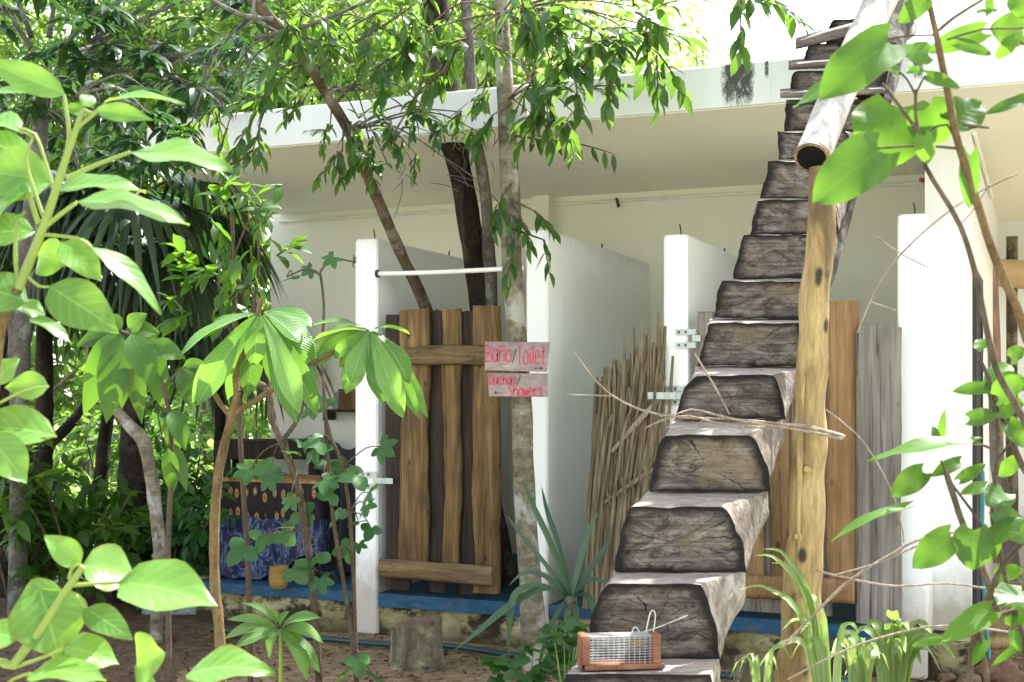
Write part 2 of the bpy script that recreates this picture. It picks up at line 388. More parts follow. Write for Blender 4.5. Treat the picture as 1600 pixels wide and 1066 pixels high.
g = G('blue_floor_paint'); a_ = g.noise(g.co((1, 1, 3)), 9, 7, .7); col_ = g.ramp(a_, [(.3, (.005, .04, .075)), (.5, (.010, .065, .13)), (.7, (.025, .10, .18))])
col_ = g.mix(g.ramp(g.noise(g.co((2, 2, 6), loc=(4, 4, 4)), 7, 7, .75), [(.55, 0.), (.62, .85)]), col_, (.10, .085, .06)); M['blue'] = g.done(col_, .6, a_, .2, .005, .3)
M['tin'] = plain('tin_plate', (.36, .40, .38), .4, .5, .6, .4, 20)
M['pvc'] = plain('white_pipe', (.78, .78, .74), .35)
M['dark'] = plain('dark_iron', (.03, .028, .026), .6)
M['red'] = plain('red_plastic', (.55, .04, .03), .4)
M['tread'] = wood_mat('sawn_tread', (.25, .205, .165), (.41, .355, .30), (.55, .50, .44), (3, 9, 9), .5, 0, .85, .5)
M['stairbark'] = bark_mat('stair_bark', (.06, .048, .036), (.26, .22, .18), (.50, .45, .39), (.55, .51, .45), .5, 9, .5)
M['stairdark'] = bark_mat('dark_weathered_log', (.03, .025, .022), (.10, .085, .075), (.24, .21, .19), (.4, .37, .33), .5, 9, .5)
M['board'] = wood_mat('grey_board', (.09, .07, .06), (.19, .155, .14), (.32, .27, .25), (2, 14, 14), .6)
def make_post():
    g = G('peeled_post'); a = g.noise(g.co((1, 1, .22)), 9, 8, .68, .5); col = g.ramp(a, [(.28, (.035, .022, .01)), (.42, (.17, .11, .04)), (.53, (.30, .215, .085)), (.70, (.45, .355, .165))])
    b = g.noise(g.co((1, 1, .55), loc=(3, 0, 1)), 4.2, 5, .6); col = g.mix(g.ramp(b, [(.53, 0.), (.64, .75)]), col, (.075, .045, .02))
    k = g.vor(g.co((1, 1, .6), loc=(1, 2, 3)), 11); col = g.mix(g.ramp(k, [(.13, .95), (.24, 0.)]), col, (.012, .008, .005))
    f = g.noise(g.co((1, 1, .12)), 60, 4, .7); col = g.mix(.4, col, g.mix(1, col, g.ramp(f, [(.35, .4), (.65, 1.3)]), 'MULTIPLY'))
    return g.done(col, .62, g.mth('ADD', a, g.mth('MULTIPLY', k, -.8)), .6, .012, .35)
M['post'] = make_post()
M['rail'] = wood_mat('bleached_pole', (.36, .33, .28), (.58, .55, .50), (.72, .69, .64), (9, 9, 3), .35, .3, .6, .2)
M['railend'] = plain('shaded_pole_hollow', (.006, .005, .005), .95, .1)  # flat black painted as the shade inside the hollow pole end
M['doorwood'] = wood_mat('brown_door_slab', (.06, .036, .016), (.21, .13, .052), (.38, .25, .11), (15, 15, 1.0), .5, .75, .8, .5, 3.)
M['doordark'] = wood_mat('dark_door_board', (.025, .018, .014), (.05, .036, .026), (.09, .065, .045), (15, 15, 1.0), .5)
M['batten'] = wood_mat('door_batten', (.08, .052, .026), (.23, .155, .075), (.38, .275, .14), (1.2, 15, 15), .5, .3)
M['slab'] = wood_mat('tan_door_slab', (.22, .12, .05), (.36, .21, .09), (.50, .32, .15), (12, 12, .8), .35, .4, .7, .35, 2.)
M['greyplank'] = wood_mat('grey_weathered_plank', (.15, .135, .11), (.28, .255, .22), (.40, .37, .33), (16, 16, .7), .8, .4)
M['stick'] = wood_mat('dry_palm_stems', (.075, .056, .034), (.26, .205, .125), (.47, .39, .26), (26, 26, 1.5), .4, 0, .85)
M['twig'] = bark_mat('dry_twig', (.18, .13, .09), (.36, .28, .21), (.52, .44, .36), None, 0, 14)
M['palebark'] = bark_mat('pale_trunk_bark', (.09, .08, .045), (.24, .21, .14), (.42, .39, .31), (.50, .50, .44), .7, 4.5, 2.4)
M['brownbark'] = bark_mat('brown_trunk_bark', (.05, .035, .022), (.14, .10, .065), (.24, .19, .13), (.33, .31, .24), .5, 9)
M['darkbark'] = bark_mat('dark_trunk_bark', (.010, .008, .006), (.03, .022, .016), (.07, .055, .04), (.13, .12, .08), .3, 8)
M['greybark'] = bark_mat('grey_stem_bark', (.05, .045, .04), (.13, .12, .10), (.22, .2, .17), (.35, .36, .3), .4, 10)
M['stump'] = bark_mat('mossy_stump_bark', (.06, .05, .035), (.16, .14, .09), (.30, .28, .2), (.33, .36, .2), .7, 7, .4)
M['stumptop'] = wood_mat('stump_top', (.12, .07, .05), (.24, .15, .11), (.36, .26, .2), (12, 12, 2), .5)
M['brownstem'] = bark_mat('brown_green_stem', (.09, .058, .026), (.19, .125, .055), (.28, .20, .09), None, 0, 12)
M['greenstem'] = plain('green_stem', (.20, .27, .05), .5)
M['darkstem'] = bark_mat('dark_stem', (.05, .04, .03), (.12, .09, .06), (.2, .16, .1), None, 0, 12)
# foliage
M['lf_big'] = leaf_mat('big_soft_leaf', (.06, .19, .035), (.12, .31, .055), (.22, .41, .12), (.31, .52, .05), 7, .45, .36, ls=.74)
M['lf_rib'] = leaf_mat('ribbed_leaf', (.05, .17, .03), (.09, .26, .05), (.27, .46, .17), (.28, .55, .05), 17, .42, .38, vein=.8, ls=.85)
M['lf_heart'] = leaf_mat('heart_leaf', (.03, .10, .02), (.07, .20, .025), (.10, .26, .035), (.24, .50, .03), 6, .5, .4)
M['lf_lobed'] = leaf_mat('lobed_leaf', (.025, .11, .035), (.05, .19, .05), (.10, .28, .06), (.16, .42, .05), 0, .4, .35, vein=0)
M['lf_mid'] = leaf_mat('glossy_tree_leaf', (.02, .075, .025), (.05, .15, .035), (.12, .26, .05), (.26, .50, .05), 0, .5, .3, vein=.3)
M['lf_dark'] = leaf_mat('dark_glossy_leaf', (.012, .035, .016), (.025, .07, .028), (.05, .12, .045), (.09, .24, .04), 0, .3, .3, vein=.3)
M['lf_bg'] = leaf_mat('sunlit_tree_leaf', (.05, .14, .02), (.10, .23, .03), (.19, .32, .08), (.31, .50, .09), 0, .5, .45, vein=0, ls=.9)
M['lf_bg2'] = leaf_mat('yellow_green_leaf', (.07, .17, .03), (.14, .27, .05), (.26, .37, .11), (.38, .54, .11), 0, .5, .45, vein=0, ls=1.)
M['lf_palm'] = leaf_mat('dark_fan_leaf', (.014, .04, .02), (.03, .08, .035), (.08, .14, .06), (.06, .18, .03), 0, .2, .3, vein=.3)
M['lf_agave'] = leaf_mat('blue_green_strap', (.05, .14, .075), (.09, .20, .11), (.14, .27, .15), (.12, .30, .08), 0, .3, .4, vein=.4)
M['lf_lime'] = leaf_mat('lime_strap_leaf', (.16, .34, .05), (.32, .50, .14), (.60, .70, .38), (.42, .6, .1), 0, .4, .4, vein=.7)
M['litter'] = leaf_mat('dead_leaf', (.06, .03, .015), (.17, .09, .045), (.34, .23, .12), (.2, .1, .03), 0, .15, .8, vein=.3)
M['signboard'] = wood_mat('sign_board', (.33, .24, .225), (.44, .34, .315), (.52, .43, .40), (1.5, 10, 10), .15, 0, .8, .2)
M['redpaint'] = plain('red_paint', (.52, .05, .09), .6, .3, 0, .4, 60)
M['teal'] = plain('dark_green_paint', (.01, .07, .06), .6)
M['trapwood'] = wood_mat('varnished_trap_wood', (.15, .05, .03), (.27, .11, .06), (.42, .22, .13), (4, 12, 12), .2, 0, .5, .2)
M['wire'] = make_mesh_wire(); M['cloth'] = make_cloth()
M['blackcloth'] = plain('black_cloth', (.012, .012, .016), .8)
M['hose'] = plain('turquoise_hose', (.02, .17, .19), .4)
M['darkhose'] = plain('dark_green_hose', (.015, .045, .05), .4)
M['glassy'] = plain('bottle_plastic', (.35, .42, .42), .2, .6)
M['slabgrey'] = plain('grey_concrete', (.30, .33, .32), .9, .2, 0, .6, 6)
M['basket'] = wood_mat('basket_weave', (.25, .13, .03), (.42, .26, .07), (.55, .38, .14), (3, 3, 40), .3)
M['rock'] = bark_mat('red_rock', (.12, .06, .04), (.25, .14, .09), (.38, .25, .18), (.3, .3, .2), .3, 5, 1.)

# ================================================================== world, sun, camera
sc = bpy.context.scene
w = bpy.data.worlds.new('World'); sc.world = w; w.use_nodes = True; nt = w.node_tree; nt.nodes.clear()
SUN = V((.52, .50, 1.25)).normalized(); ELEV = math.asin(SUN.z); AZ = math.atan2(SUN.x, SUN.y)
sky = nt.nodes.new('ShaderNodeTexSky'); sky.sky_type = 'NISHITA'; sky.sun_disc = False
sky.sun_elevation = ELEV; sky.sun_rotation = AZ; sky.air_density = 1.0; sky.dust_density = 1.5; sky.ozone_density = .6
hz = nt.nodes.new('ShaderNodeHueSaturation'); hz.inputs['Saturation'].default_value = .35
bgn = nt.nodes.new('ShaderNodeBackground'); bgn.inputs[1].default_value = .15
ow = nt.nodes.new('ShaderNodeOutputWorld')
nt.links.new(sky.outputs[0], hz.inputs['Color']); nt.links.new(hz.outputs[0], bgn.inputs[0]); nt.links.new(bgn.outputs[0], ow.inputs[0])
ld = bpy.data.lights.new('sun', 'SUN'); ld.energy = 4.6; ld.angle = math.radians(.5); ld.color = (1, .975, .93)
lo = bpy.data.objects.new('sun', ld); C.objects.link(lo); lo.location = (4, 4, 12); lo.rotation_euler = SUN.to_track_quat('Z', 'Y').to_euler()
cd = bpy.data.cameras.new('camera'); cam = bpy.data.objects.new('camera', cd); C.objects.link(cam); sc.camera = cam
cam.location = (0, 0, EYE); cam.rotation_euler = (math.pi/2, 0, 0)
cd.sensor_width = 36; cd.lens = F*36/1600; cd.shift_y = (HY-533)/1600; cd.clip_end = 600; cd.clip_start = .05
cd.dof.use_dof = True; cd.dof.focus_distance = 6.3; cd.dof.aperture_fstop = 5.6
sc.view_settings.view_transform = 'Standard'; sc.view_settings.look = 'None'; sc.view_settings.exposure = EXPO = 2.15; sc.view_settings.gamma = 1
cy = sc.cycles; cy.max_bounces = 10; cy.diffuse_bounces = 8; cy.glossy_bounces = 2; cy.transmission_bounces = 6; cy.use_denoising = True
cy.sample_clamp_indirect = 8

# ================================================================== ground
r = random.Random(5)
g = MB(); xs = [-300, -80, -30]+[-14+.35*i for i in range(69)]+[20, 60, 300]; ys = [-60, -10, 0, 2.5]+[4+.3*i for i in range(56)]+[26, 40, 90, 400]
def gz(x, y): return (.035*mnoise.noise(V((x*.9, y*.9, 0)))+.012*mnoise.noise(V((x*4, y*4, 3)))) if -14 < x < 10 and 3 < y < 21 else 0
g.add([V((x, y, gz(x, y)-.01)) for y in ys for x in xs], [(j*len(xs)+i, j*len(xs)+i+1, (j+1)*len(xs)+i+1, (j+1)*len(xs)+i) for j in range(len(ys)-1) for i in range(len(xs)-1)])
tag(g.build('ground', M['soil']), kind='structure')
lm = MB()
for i in range(9000):
    y = r.uniform(5.5, 8.3) if i < 6000 else r.uniform(8, 20); x = r.uniform(-.5, .5)*y*.95
    if i >= 6000: x = r.uniform(-.48, -.22)*y
    if i % 6 == 0: x = r.uniform(.3, .48)*y; y = r.uniform(6, 12)
    lq = V((x-P0.x, y-P0.y, 0))
    if lq.dot(UY) > -.12 and -1.4 < lq.dot(UX) < 3.6: continue
    d = rvec(r); d.z *= .25; k = r.uniform(.015, .06)
    small_leaf(lm, V((x, y, gz(x, y)+.012)), d, V((0, 0, 1))+rvec(r)*.4, k, k*r.uniform(.3, .55), 0, r.uniform(-.2, .2))
tag(lm.build('leaf_litter', M['litter']), 'brown fallen leaves strewn over the red soil', 'leaf litter', kind='stuff')

# ================================================================== toilet block
blk = thing('toilet_block', 'white plastered toilet and shower block with flat roof overhanging its wooden stall doors', 'building', P0, -TH)
def lp(name, mb, mats, par=None):
    return mb.build(name, mats, par or blk, local=True)
ZS, ZT = 3.1, 3.335
m = MB()  # roof slab
poly = [(-1.45, -.5), (7.5, -.5), (7.5, 6.5), (-3.2, 6.5)]
m.loft([[V((x, y, ZS)) for x, y in poly], [V((x, y, ZT-.012)) for x, y in poly], [V((x*.999, y+.012 if y < 0 else y, ZT)) for x, y in poly]], 0, True, False)
lp('roof_slab', m, M['roof'])
m = MB(); m.loft([[V((x+(.004 if x < 0 else -.004), y+(.02 if y < 0 else -.004), z)) for x, y in poly] for z in (ZS-.006, ZS-.0005)], 0, True, False); lp('soffit', m, M['cream'])
m = MB(); m.box(-2.2, 3.35, 2.1, 2.25, 0, ZS); lp('back_wall', m, M['plaster_clean'])
for (x0, x1, zt) in ((-.128, .037, 2.545), (1.063, 1.205, 2.545), (1.929, 2.072, 2.475), (3.245, 3.40, 2.525)):
    m = MB(); m.box(x0, x1, -.09, 2.098, 0, zt, bev=.012); o = lp('partition_wall', m, M['plaster'])
    h = MB(); xm = (x0+x1)/2
    h.tube([(xm, .02, zt-.02), (xm+.004, .02, zt+.03), (xm-.002, .015, zt+.075)], .0045, 6); lp('steel_rod', h, M['dark'], o)
    h = MB(); h.tube([(xm, 1.15, zt-.02), (xm, 1.16, zt+.05)], .006, 5); lp('steel_rod', h, M['dark'], o)
m = MB(); m.box(3.352, 3.60, .35, 6.4, 0, ZS-.002); lp('end_wall', m, M['plaster'])
m = MB(); m.box(3.60, 7.4, 5.0, 5.2, 0, ZS-.002); lp('passage_wall', m, M['plaster'])
m = MB(); m.box(.28, .42, 1.98, 2.099, .27, ZS-.002); lp('corner_column', m, M['plaster_clean'])
m = MB(); m.tube([(-2.1, 2.08, 3.03), (0.5, 2.08, 3.035), (3.2, 2.08, 3.03)], .013, 6); m.tube([(3.615, .4, 3.03), (3.62, 3, 3.03)], .013, 6); lp('conduit', m, M['pvc'])
for s in (-1.1, .95, 2.6):
    m = MB(); m.tube([(s, 2.05, 3.05), (s+.02, 2.05, 2.98)], .012, 5); lp('wall_hook', m, M['dark'])
m = MB()
for px in (1418, 1424): m.tube([V((3.2+.03*(px-1418)/6, 1.9, 3.02)), V((3.28, 1.9, 3.03))], [.012, .02], 6)
m.box(3.19, 3.32, 1.86, 1.94, 3.012, 3.03); lp('valve', m, M['red'])
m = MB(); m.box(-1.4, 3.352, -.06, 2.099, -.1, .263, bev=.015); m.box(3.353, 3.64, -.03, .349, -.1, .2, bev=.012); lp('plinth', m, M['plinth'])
m = MB(); m.box(-1.38, -.13, -.078, 2.09, .2, .268); m.box(.039, 1.061, -.085, 2.09, .185, .27); m.box(1.207, 1.927, -.078, 2.09, .2, .268); m.box(2.074, 3.243, -.085, 2.09, .19, .27)
lp('painted_floor', m, M['blue'])
# dark doorway in the end wall
m = MB(); m.box(3.601, 3.625, .52, .58, .1, 2.27); m.box(3.601, 3.625, 1.3, 1.36, .1, 2.27); m.box(3.601, 3.625, .58, 1.3, 2.21, 2.27)
dr = lp('end_door', m, M['dark']); m = MB(); m.box(3.602, 3.614, .581, 1.299, .1, 2.209); lp('doorway_shade', m, M['blackcloth'], dr)  # black panel in the frame, painted as the shade of the opening
# white shower pipe
m = MB(); m.tube([(.03, -.10, bz(610, 427, -.1)), (.5, -.105, bz(700, 425, -.1)), (1.05, -.11, bz(815, 419, -.1))], .0155, 8); m.tube([(.037, -.1, bz(610, 427, -.1)), (.055, -.1, bz(610, 427, -.1))], .026, 8, 1)
lp('water_pipe', m, [M['pvc'], M['dark']])
# upper storey on the roof
m = MB(); m.box(3.25, 3.6, 3.0, 3.4, ZT, 7); m.box(3.6, 4.1, 3.06, 3.3, ZT, 7); m.box(4.1, 9, 3.0, 3.3, ZT, 7); lp('upper_wall', m, M['plaster_clean'])
m = MB(); m.box(1.43, 1.56, 3.0, 3.12, ZT, 7.2, bev=.01); lp('roof_column', m, plain('beige_post', (.62, .52, .42), .8))

def slab(mb, x0, x1, z0, z1, t0, th, seed, wob=.012, mi=0, topj=.02, n=26, lean=0.0, axis='z'):
    """a waney-edged slab standing (axis z) or lying (axis x) in the block frame"""
    rings = []
    L = z1-z0 if axis == 'z' else x1-x0; N = max(8, int(L/.05))
    for i in range(N+1):
        f = i/N; q = f*L
        e0 = wob*1.5*mnoise.noise(V((q*2.2, seed*3.7, 0)))+wob*.5*mnoise.noise(V((q*9, seed*3.7, 2)))
        e1 = wob*1.5*mnoise.noise(V((q*2.2, seed*3.7, 9)))+wob*.5*mnoise.noise(V((q*9, seed*3.7, 7)))
        b = wob*.5*mnoise.noise(V((q*3, seed, 5)))
        if axis == 'z': a0, a1 = x0+e0+lean*f, x1+e1+lean*f
        else: a0, a1 = z0+e0, z1+e1
        k = th*.38; cs = [(a0+k*.4, t0+th), (a0, t0+th*.55), (a0+k*.5, t0+.15*th+b), (a0+k*1.6, t0+b), ((a0+a1)/2, t0-b*.6), (a1-k*1.6, t0+b), (a1-k*.5, t0+.15*th+b), (a1, t0+th*.55), (a1-k*.4, t0+th)]
        if axis == 'z':
            rings.append([V((a, t, z0+q+(topj*mnoise.noise(V((a*23, seed, 1))) if i == N else 0))) for a, t in cs])
        else: rings.append([V((x0+q, t, a)) for a, t in cs])
    mb.loft(rings, mi, True, True)
def hinge(par, s, z, L, mats='tin'):
    h = MB(); h.box(s, s+L, -.112, -.106, z-.018, z+.018); h.box(s-.10, s+.02, -.104, -.098, z+.022, z+.055); h.box(s-.10, s+.02, -.104, -.098, z-.055, z-.022)
    for a in (s-.08, s-.04):
        for zz in (.038, -.038): h.tube([V((a, -.104, z+zz)), V((a, -.109, z+zz))], .007, 6, 1)
    lp('hinge', h, [M[mats], M['dark']], par)
# --- left door
m = MB(); z0, z1 = bz(690, 905, -.1), bz(690, 488, -.1)
for i, (a, b, zt) in enumerate(((600, 640, 492), (668, 696, 486), (716, 744, 487))): slab(m, bs(a, -.09), bs(b, -.09), .30, bz(a, zt, -.09), -.085, .035, i+2, .006)
door = lp('door', m, M['doordark']); tag(door, 'tall brown door of waney slabs nailed over dark boards')
m = MB()
for i, (a, b, zt, zb) in enumerate(((622, 669, 484, 903), (690, 719, 484, 903), (736, 779, 478, 926))): slab(m, bs(a, -.13), bs(b, -.13), bz(a, zb, -.13), bz(a, zt, -.13), -.135, .05, i+11, .017)
lp('door_slab', m, M['doorwood'], door)
m = MB(); slab(m, bs(634, -.18), bs(758, -.18), bz(690, 570, -.18), bz(690, 541, -.18), -.185, .05, 21, .009, axis='x'); lp('batten', m, M['batten'], door)
m = MB(); slab(m, bs(592, -.18), bs(768, -.18), bz(690, 911, -.18), bz(690, 880, -.18), -.185, .05, 24, .009, axis='x'); lp('batten', m, M['batten'], door)
hinge(door, .02, bz(590, 751, -.1), .14)
# --- woven stick door
m = MB(); r = random.Random(8)
sa, sb = bs(946, -.1), bs(1038, -.1)
for layer in range(3):
    for i in range(58 if layer < 2 else 20):
        f = (i+r.uniform(-.5, .5))/(57 if layer < 2 else 19); x = sa+(sb-sa)*f; tt = -.09-.10*(1-f)+-layer*.022+r.uniform(-.012, .012)
        top = 606-84*max(f,0)+r.uniform(-24, 34)+(r.uniform(0, 90) if layer == 2 else 0); 
        if r.random() < .14: top -= 26
        zt = bz(990, top, -.1); zb = .30+r.uniform(-.02, .03)
        lx = r.uniform(-.02, .02) if layer < 2 else r.uniform(-.02, .09); ra = r.uniform(.009, .019)
        pts = [V((x-.085+.03*f+r.uniform(-.012, .012), tt, zb)), V((x-.05+lx*.4+r.uniform(-.014, .014), tt+r.uniform(-.012, .012), .8)), V((x-.012+lx+r.uniform(-.012, .012), tt+r.uniform(-.014, .014), 1.3)), V((x+lx*1.8+r.uniform(-.02, .02), tt+r.uniform(-.02, .02), zt))]
        m.tube(pts, [ra*1.2, ra, ra*.95, ra*.5], 6, 0, .12, .12, seed=i, nf=14, flat=r.uniform(.35, 1.))
for (xa, xb, ta, tb, rr) in ((990, 1004, 560, 532, .028), (1024, 1040, 600, 528, .022), (1012, 1033, 640, 548, .018)):   # broad leaf bases
    m.tube([V((bs(xa, -.13), -.13, .9)), V((bs(xa+4, -.14), -.15, bz(xa, ta+60, -.14))), V((bs(xb, -.14), -.15, bz(xb, tb, -.14)))], [rr*.6, rr, rr*.35], 8, 0, .15, .08, flat=.45)
wd = lp('woven_door', m, M['stick']); tag(wd, 'ragged stall door woven from dry palm stems')
m = MB()
m.tube([V((bs(955, -.23), -.22, bz(955, 706, -.22))), V((bs(1000, -.2), -.19, bz(1000, 655, -.2))), V((bs(1036, -.16), -.15, bz(1036, 617, -.16)))], [.014, .017, .015], 8, 0, .15, .08)
m.tube([V((bs(944, -.23), -.22, bz(944, 785, -.22))), V((bs(985, -.2), -.2, bz(985, 757, -.2))), V((bs(1030, -.16), -.16, bz(1030, 728, -.16)))], [.013, .015, .013], 8, 0, .15, .08)
lp('binding_pole', m, M['twig'], wd)
m = MB()
for i in range(7):
    x = 950+i*12+r.uniform(-3, 3); s = bs(x, -.23); zz = bz(x, 782-.68*(x-944), -.23)
    m.tube([V((s-.012, -.235, zz+.05)), V((s+.004, -.25, zz)), V((s+.015, -.232, zz-.06))], [.005, .007, .004], 5)
lp('binding_strip', m, M['stick'], wd)
hinge(wd, bs(1040, -.1)-.06+.16, bz(1040, 618, -.1), .02); 
h = MB(); h.box(bs(1014, -.16), bs(1058, -.16), -.185, -.178, bz(1036, 624, -.17), bz(1036, 613, -.17)); lp('hinge_strap', h, M['tin'], wd)
# --- right door
m = MB(); slab(m, bs(1088, -.09), bs(1150, -.09), .31, bz(1100, 487, -.09), -.085, .035, 33, .005); slab(m, bs(1150, -.09), bs(1240, -.09), .31, bz(1200, 500, -.09), -.085, .035, 34, .005); slab(m, bs(1240, -.09), bs(1300, -.09), .31, bz(1260, 496, -.09), -.085, .035, 35, .005)
d2 = lp('door', m, M['greyplank']); tag(d2, 'wide stall door of one tan slab, one grey plank and dark boards behind the log staircase')
m = MB(); slab(m, bs(1290, -.13), bs(1343, -.13), bz(1300, 935, -.13), bz(1320, 470, -.13), -.14, .06, 41, .010); slab(m, bs(1168, -.13), bs(1194, -.13), bz(1180, 905, -.13), bz(1180, 600, -.13), -.135, .05, 43, .01)
lp('door_slab', m, M['slab'], d2)
m = MB(); slab(m, bs(1202, -.13), bs(1236, -.13), bz(1215, 905, -.13), bz(1215, 560, -.13), -.135, .05, 45, .01); lp('door_slab', m, M['doorwood'], d2)
m = MB(); slab(m, bs(1336, -.17), bs(1408, -.17), bz(1370, 976, -.17), bz(1370, 512, -.17), -.17, .045, 47, .006, topj=.03); o = lp('grey_plank', m, M['greyplank'], d2); tag(o, 'grey cracked plank')
m = MB(); slab(m, bs(1165, -.19), bs(1335, -.19), bz(1250, 940, -.19), bz(1250, 902, -.19), -.19, .05, 51, .008, axis='x'); lp('batten', m, M['slab'], d2)
hinge(d2, bs(1082, -.1), bz(1082, 529, -.1), .05)
# ================================================================== carved log staircase
ST = [ # topL topR topY botL botR botY
 (885, 1108, 1054, 862, 1122, 1235), (955, 1092, 912, 913, 1125, 1030), (990, 1122, 792, 961, 1168, 894), (1040, 1165, 680, 1017, 1205, 768),
 (1092, 1207, 587, 1056, 1228, 655), (1110, 1247, 505, 1090, 1264, 572), (1130, 1258, 440, 1113, 1282, 498), (1162, 1280, 367, 1145, 1297, 436),
 (1186, 1294, 313, 1170, 1312, 366), (1202, 1306, 252, 1188, 1326, 311), (1214, 1322, 206, 1216, 1334, 249), (1229, 1372, 160, 1226, 1366, 205),
 (1242, 1388, 112, 1234, 1382, 152), (1266, 1402, 68, 1254, 1396, 107), (1304, 1418, 30, 1290, 1412, 69), (1345, 1440, -14, 1330, 1436, 32)]
SD = [4.13]+[4.38+.168*i for i in range(15)]
r = random.Random(3)
stair = thing('log_staircase', 'steep staircase of notched steps carved in one huge weathered log leading up to the roof', 'staircase', at(1000, 1330, 4.4)*V((1, 1, 0)) if False else V((at(1000, 1000, 4.4).x, 4.4, 0)))
def riser_ring(S, N=15):
    e1, e2, e3, e4 = r.uniform(.60, .76), r.uniform(.9, 1.05), r.uniform(.60, .76), r.uniform(.9, 1.05)
    if 4 < ST.index(S) < 10: e1, e2 = r.uniform(.40, .54), r.uniform(.95, 1.1)
    tl, tr, ty, bl, br, by = S
    pts = []; h = by-ty
    for k in range(N):               # left side, bottom to top
        t = k/(N-1)*math.pi/2; x = bl+(tl-bl)*(1-math.cos(t))**e1; y = by-h*math.sin(t)**e2
        pts.append((x, y))
    for k in range(1, 7): pts.append((tl+(tr-tl)*k/7, ty))
    for k in range(N-1, -1, -1):
        t = k/(N-1)*math.pi/2; pts.append((br+(tr-br)*(1-math.cos(t))**e3, by-h*math.sin(t)**e4))
    for k in range(1, 9): pts.append((br+(bl-br)*k/9, by))
    return pts
for i in range(len(ST)-1):
    S, S2, d, d2_ = ST[i], ST[i+1], SD[i], SD[i+1]
    fr = riser_ring(S); tl, tr, ty, bl, br, by = S
    front = [at(x, y, d) for x, y in fr]
    # back end: wide flat top meeting the foot of the next riser
    x0 = at(S2[3]-1, 0, d2_).x; x1 = at(S2[4]+1, 0, d2_).x; zt = at(0, S2[5], d2_).z; hh = at(0, ty, d).z-at(0, by, d).z
    zb = zt-hh*.75
    back = []
    n = len(fr)
    xa0, xa1 = min(p.x for p in front), max(p.x for p in front); za, zb_ = at(0, by, d).z, at(0, ty, d).z
    for k, p in enumerate(front):
        v = (p.z-za)/(zb_-za); u = (p.x-xa0)/(xa1-xa0)
        if 14 <= k <= 21:
            u = (k-14)/7
        wd_ = 1 if v > .55 else 1-.28*(1-v/.55)**2
        if k < 14: u = .0
        elif 21 < k <= 36-1: u = 1.
        back.append(V((x0+(x1-x0)*(.5+(u-.5)*wd_), d2_+.05, zb+(zt-zb)*v)))
    rings = []
    NR = 6
    for q in range(NR+1):
        f = q/NR; rg = []
        for k in range(n):
            p = front[k].lerp(back[k], f**.8 if not (14 <= k <= 21) else f)
            if q and not (14 <= k <= 21):
                p = p+V((1, .2, .6))*(.010*mnoise.noise(p*9)+.006*mnoise.noise(p*28))
            elif q: p = p+V((0, 0, 1))*(.004*mnoise.noise(p*20))
            rg.append(p)
        rings.append(rg)
    # rough front outline
    for k in range(n): rings[0][k] = rings[0][k]+V((.010*mnoise.noise(front[k]*13)+.005*mnoise.noise(front[k]*40), .008*mnoise.noise(front[k]*17+V((3, 0, 0))), .007*mnoise.noise(front[k]*11+V((0, 5, 0)))+.004*mnoise.noise(front[k]*38)))
    m = MB(); vs = [p for rg in rings for p in rg]; 
    ft, fb = [], []
    for q in range(NR):
        for k in range(n):
            j = (k+1) % n; (ft if 14 <= k < 21 else fb).append((q*n+k, q*n+j, (q+1)*n+j, (q+1)*n+k))
    m.add(vs, ft, 1, False); m.add(vs, fb, 2, True)
    # front face with polar uv
    cx = sum(p.x for p in rings[0])/n; cz = za+(zb_-za)*.42
    fv, fu, ff = [], [], []; RR = 5
    for q in range(RR+1):
        f = q/RR
        for k in range(n):
            p = rings[0][k]; e = V((cx, d, cz)).lerp(p, f)
            if q < RR: e.y = d+.016*mnoise.noise(e*9)+.004*mnoise.noise(V((e.x*6, 1, e.z*60)))
            fv.append(e); fu.append((k/n, f))
    for q in range(RR):
        for k in range(n):
            j = (k+1) % n; ff.append((q*n+j, q*n+k, (q+1)*n+k, (q+1)*n+j))
    m.add(fv, ff, 0, True, fu)
    m.add(rings[-1], [tuple(range(n))], 2, False)
    m.build('step', [M['endgrain'], M['tread'], M['stairbark']], stair)
# protruding boards near the top
for (xa, xb, ya, yb, d, th) in ((1219, 1386, 150, 143, SD[11]-.02, 9), (1232, 1402, 106, 92, SD[12]-.02, 10), (1243, 1372, 72, 36, SD[13]-.02, 15)):
    m = MB(); rings = []
    for k in range(13):
        f = k/12; x = xa+(xb-xa)*f; y = ya+(yb-ya)*f; t = th*(.55+.9*math.sin(math.pi*min(1, f*1.0+.05))**.5*.5)
        w_ = .27*(.75+.3*math.sin(math.pi*f)); o_ = .012*mnoise.noise(V((f*6, d, 0)))
        rings.append([at(x, y-t*.5, d+o_), at(x, y+t*.35, d+.012+o_), at(x, y+t*.5, d+.05), at(x, y+t*.4-6, d+w_), at(x, y-t*.4-8, d+w_), at(x, y-t*.62, d+.04)])
    m.loft(rings, 0, True, True); m.build('tread_board', M['board'], stair)
for k in range(9):      # bits of leaf on a tread, dark wood chips
    pass

m = MB(); m.tube([at(1292, 455, 5.75), at(1306, 385, 5.9), at(1318, 320, 6.1), at(1345, 215, 6.25), at(1375, 120, 6.45), at(1398, 30, 6.65), at(1425, -70, 6.9)], [.012, .035, .05, .07, .09, .095, .09], 14, 0, .14, .06, seed=3., nf=6); m.build('upper_log', M['stairdark'], stair)
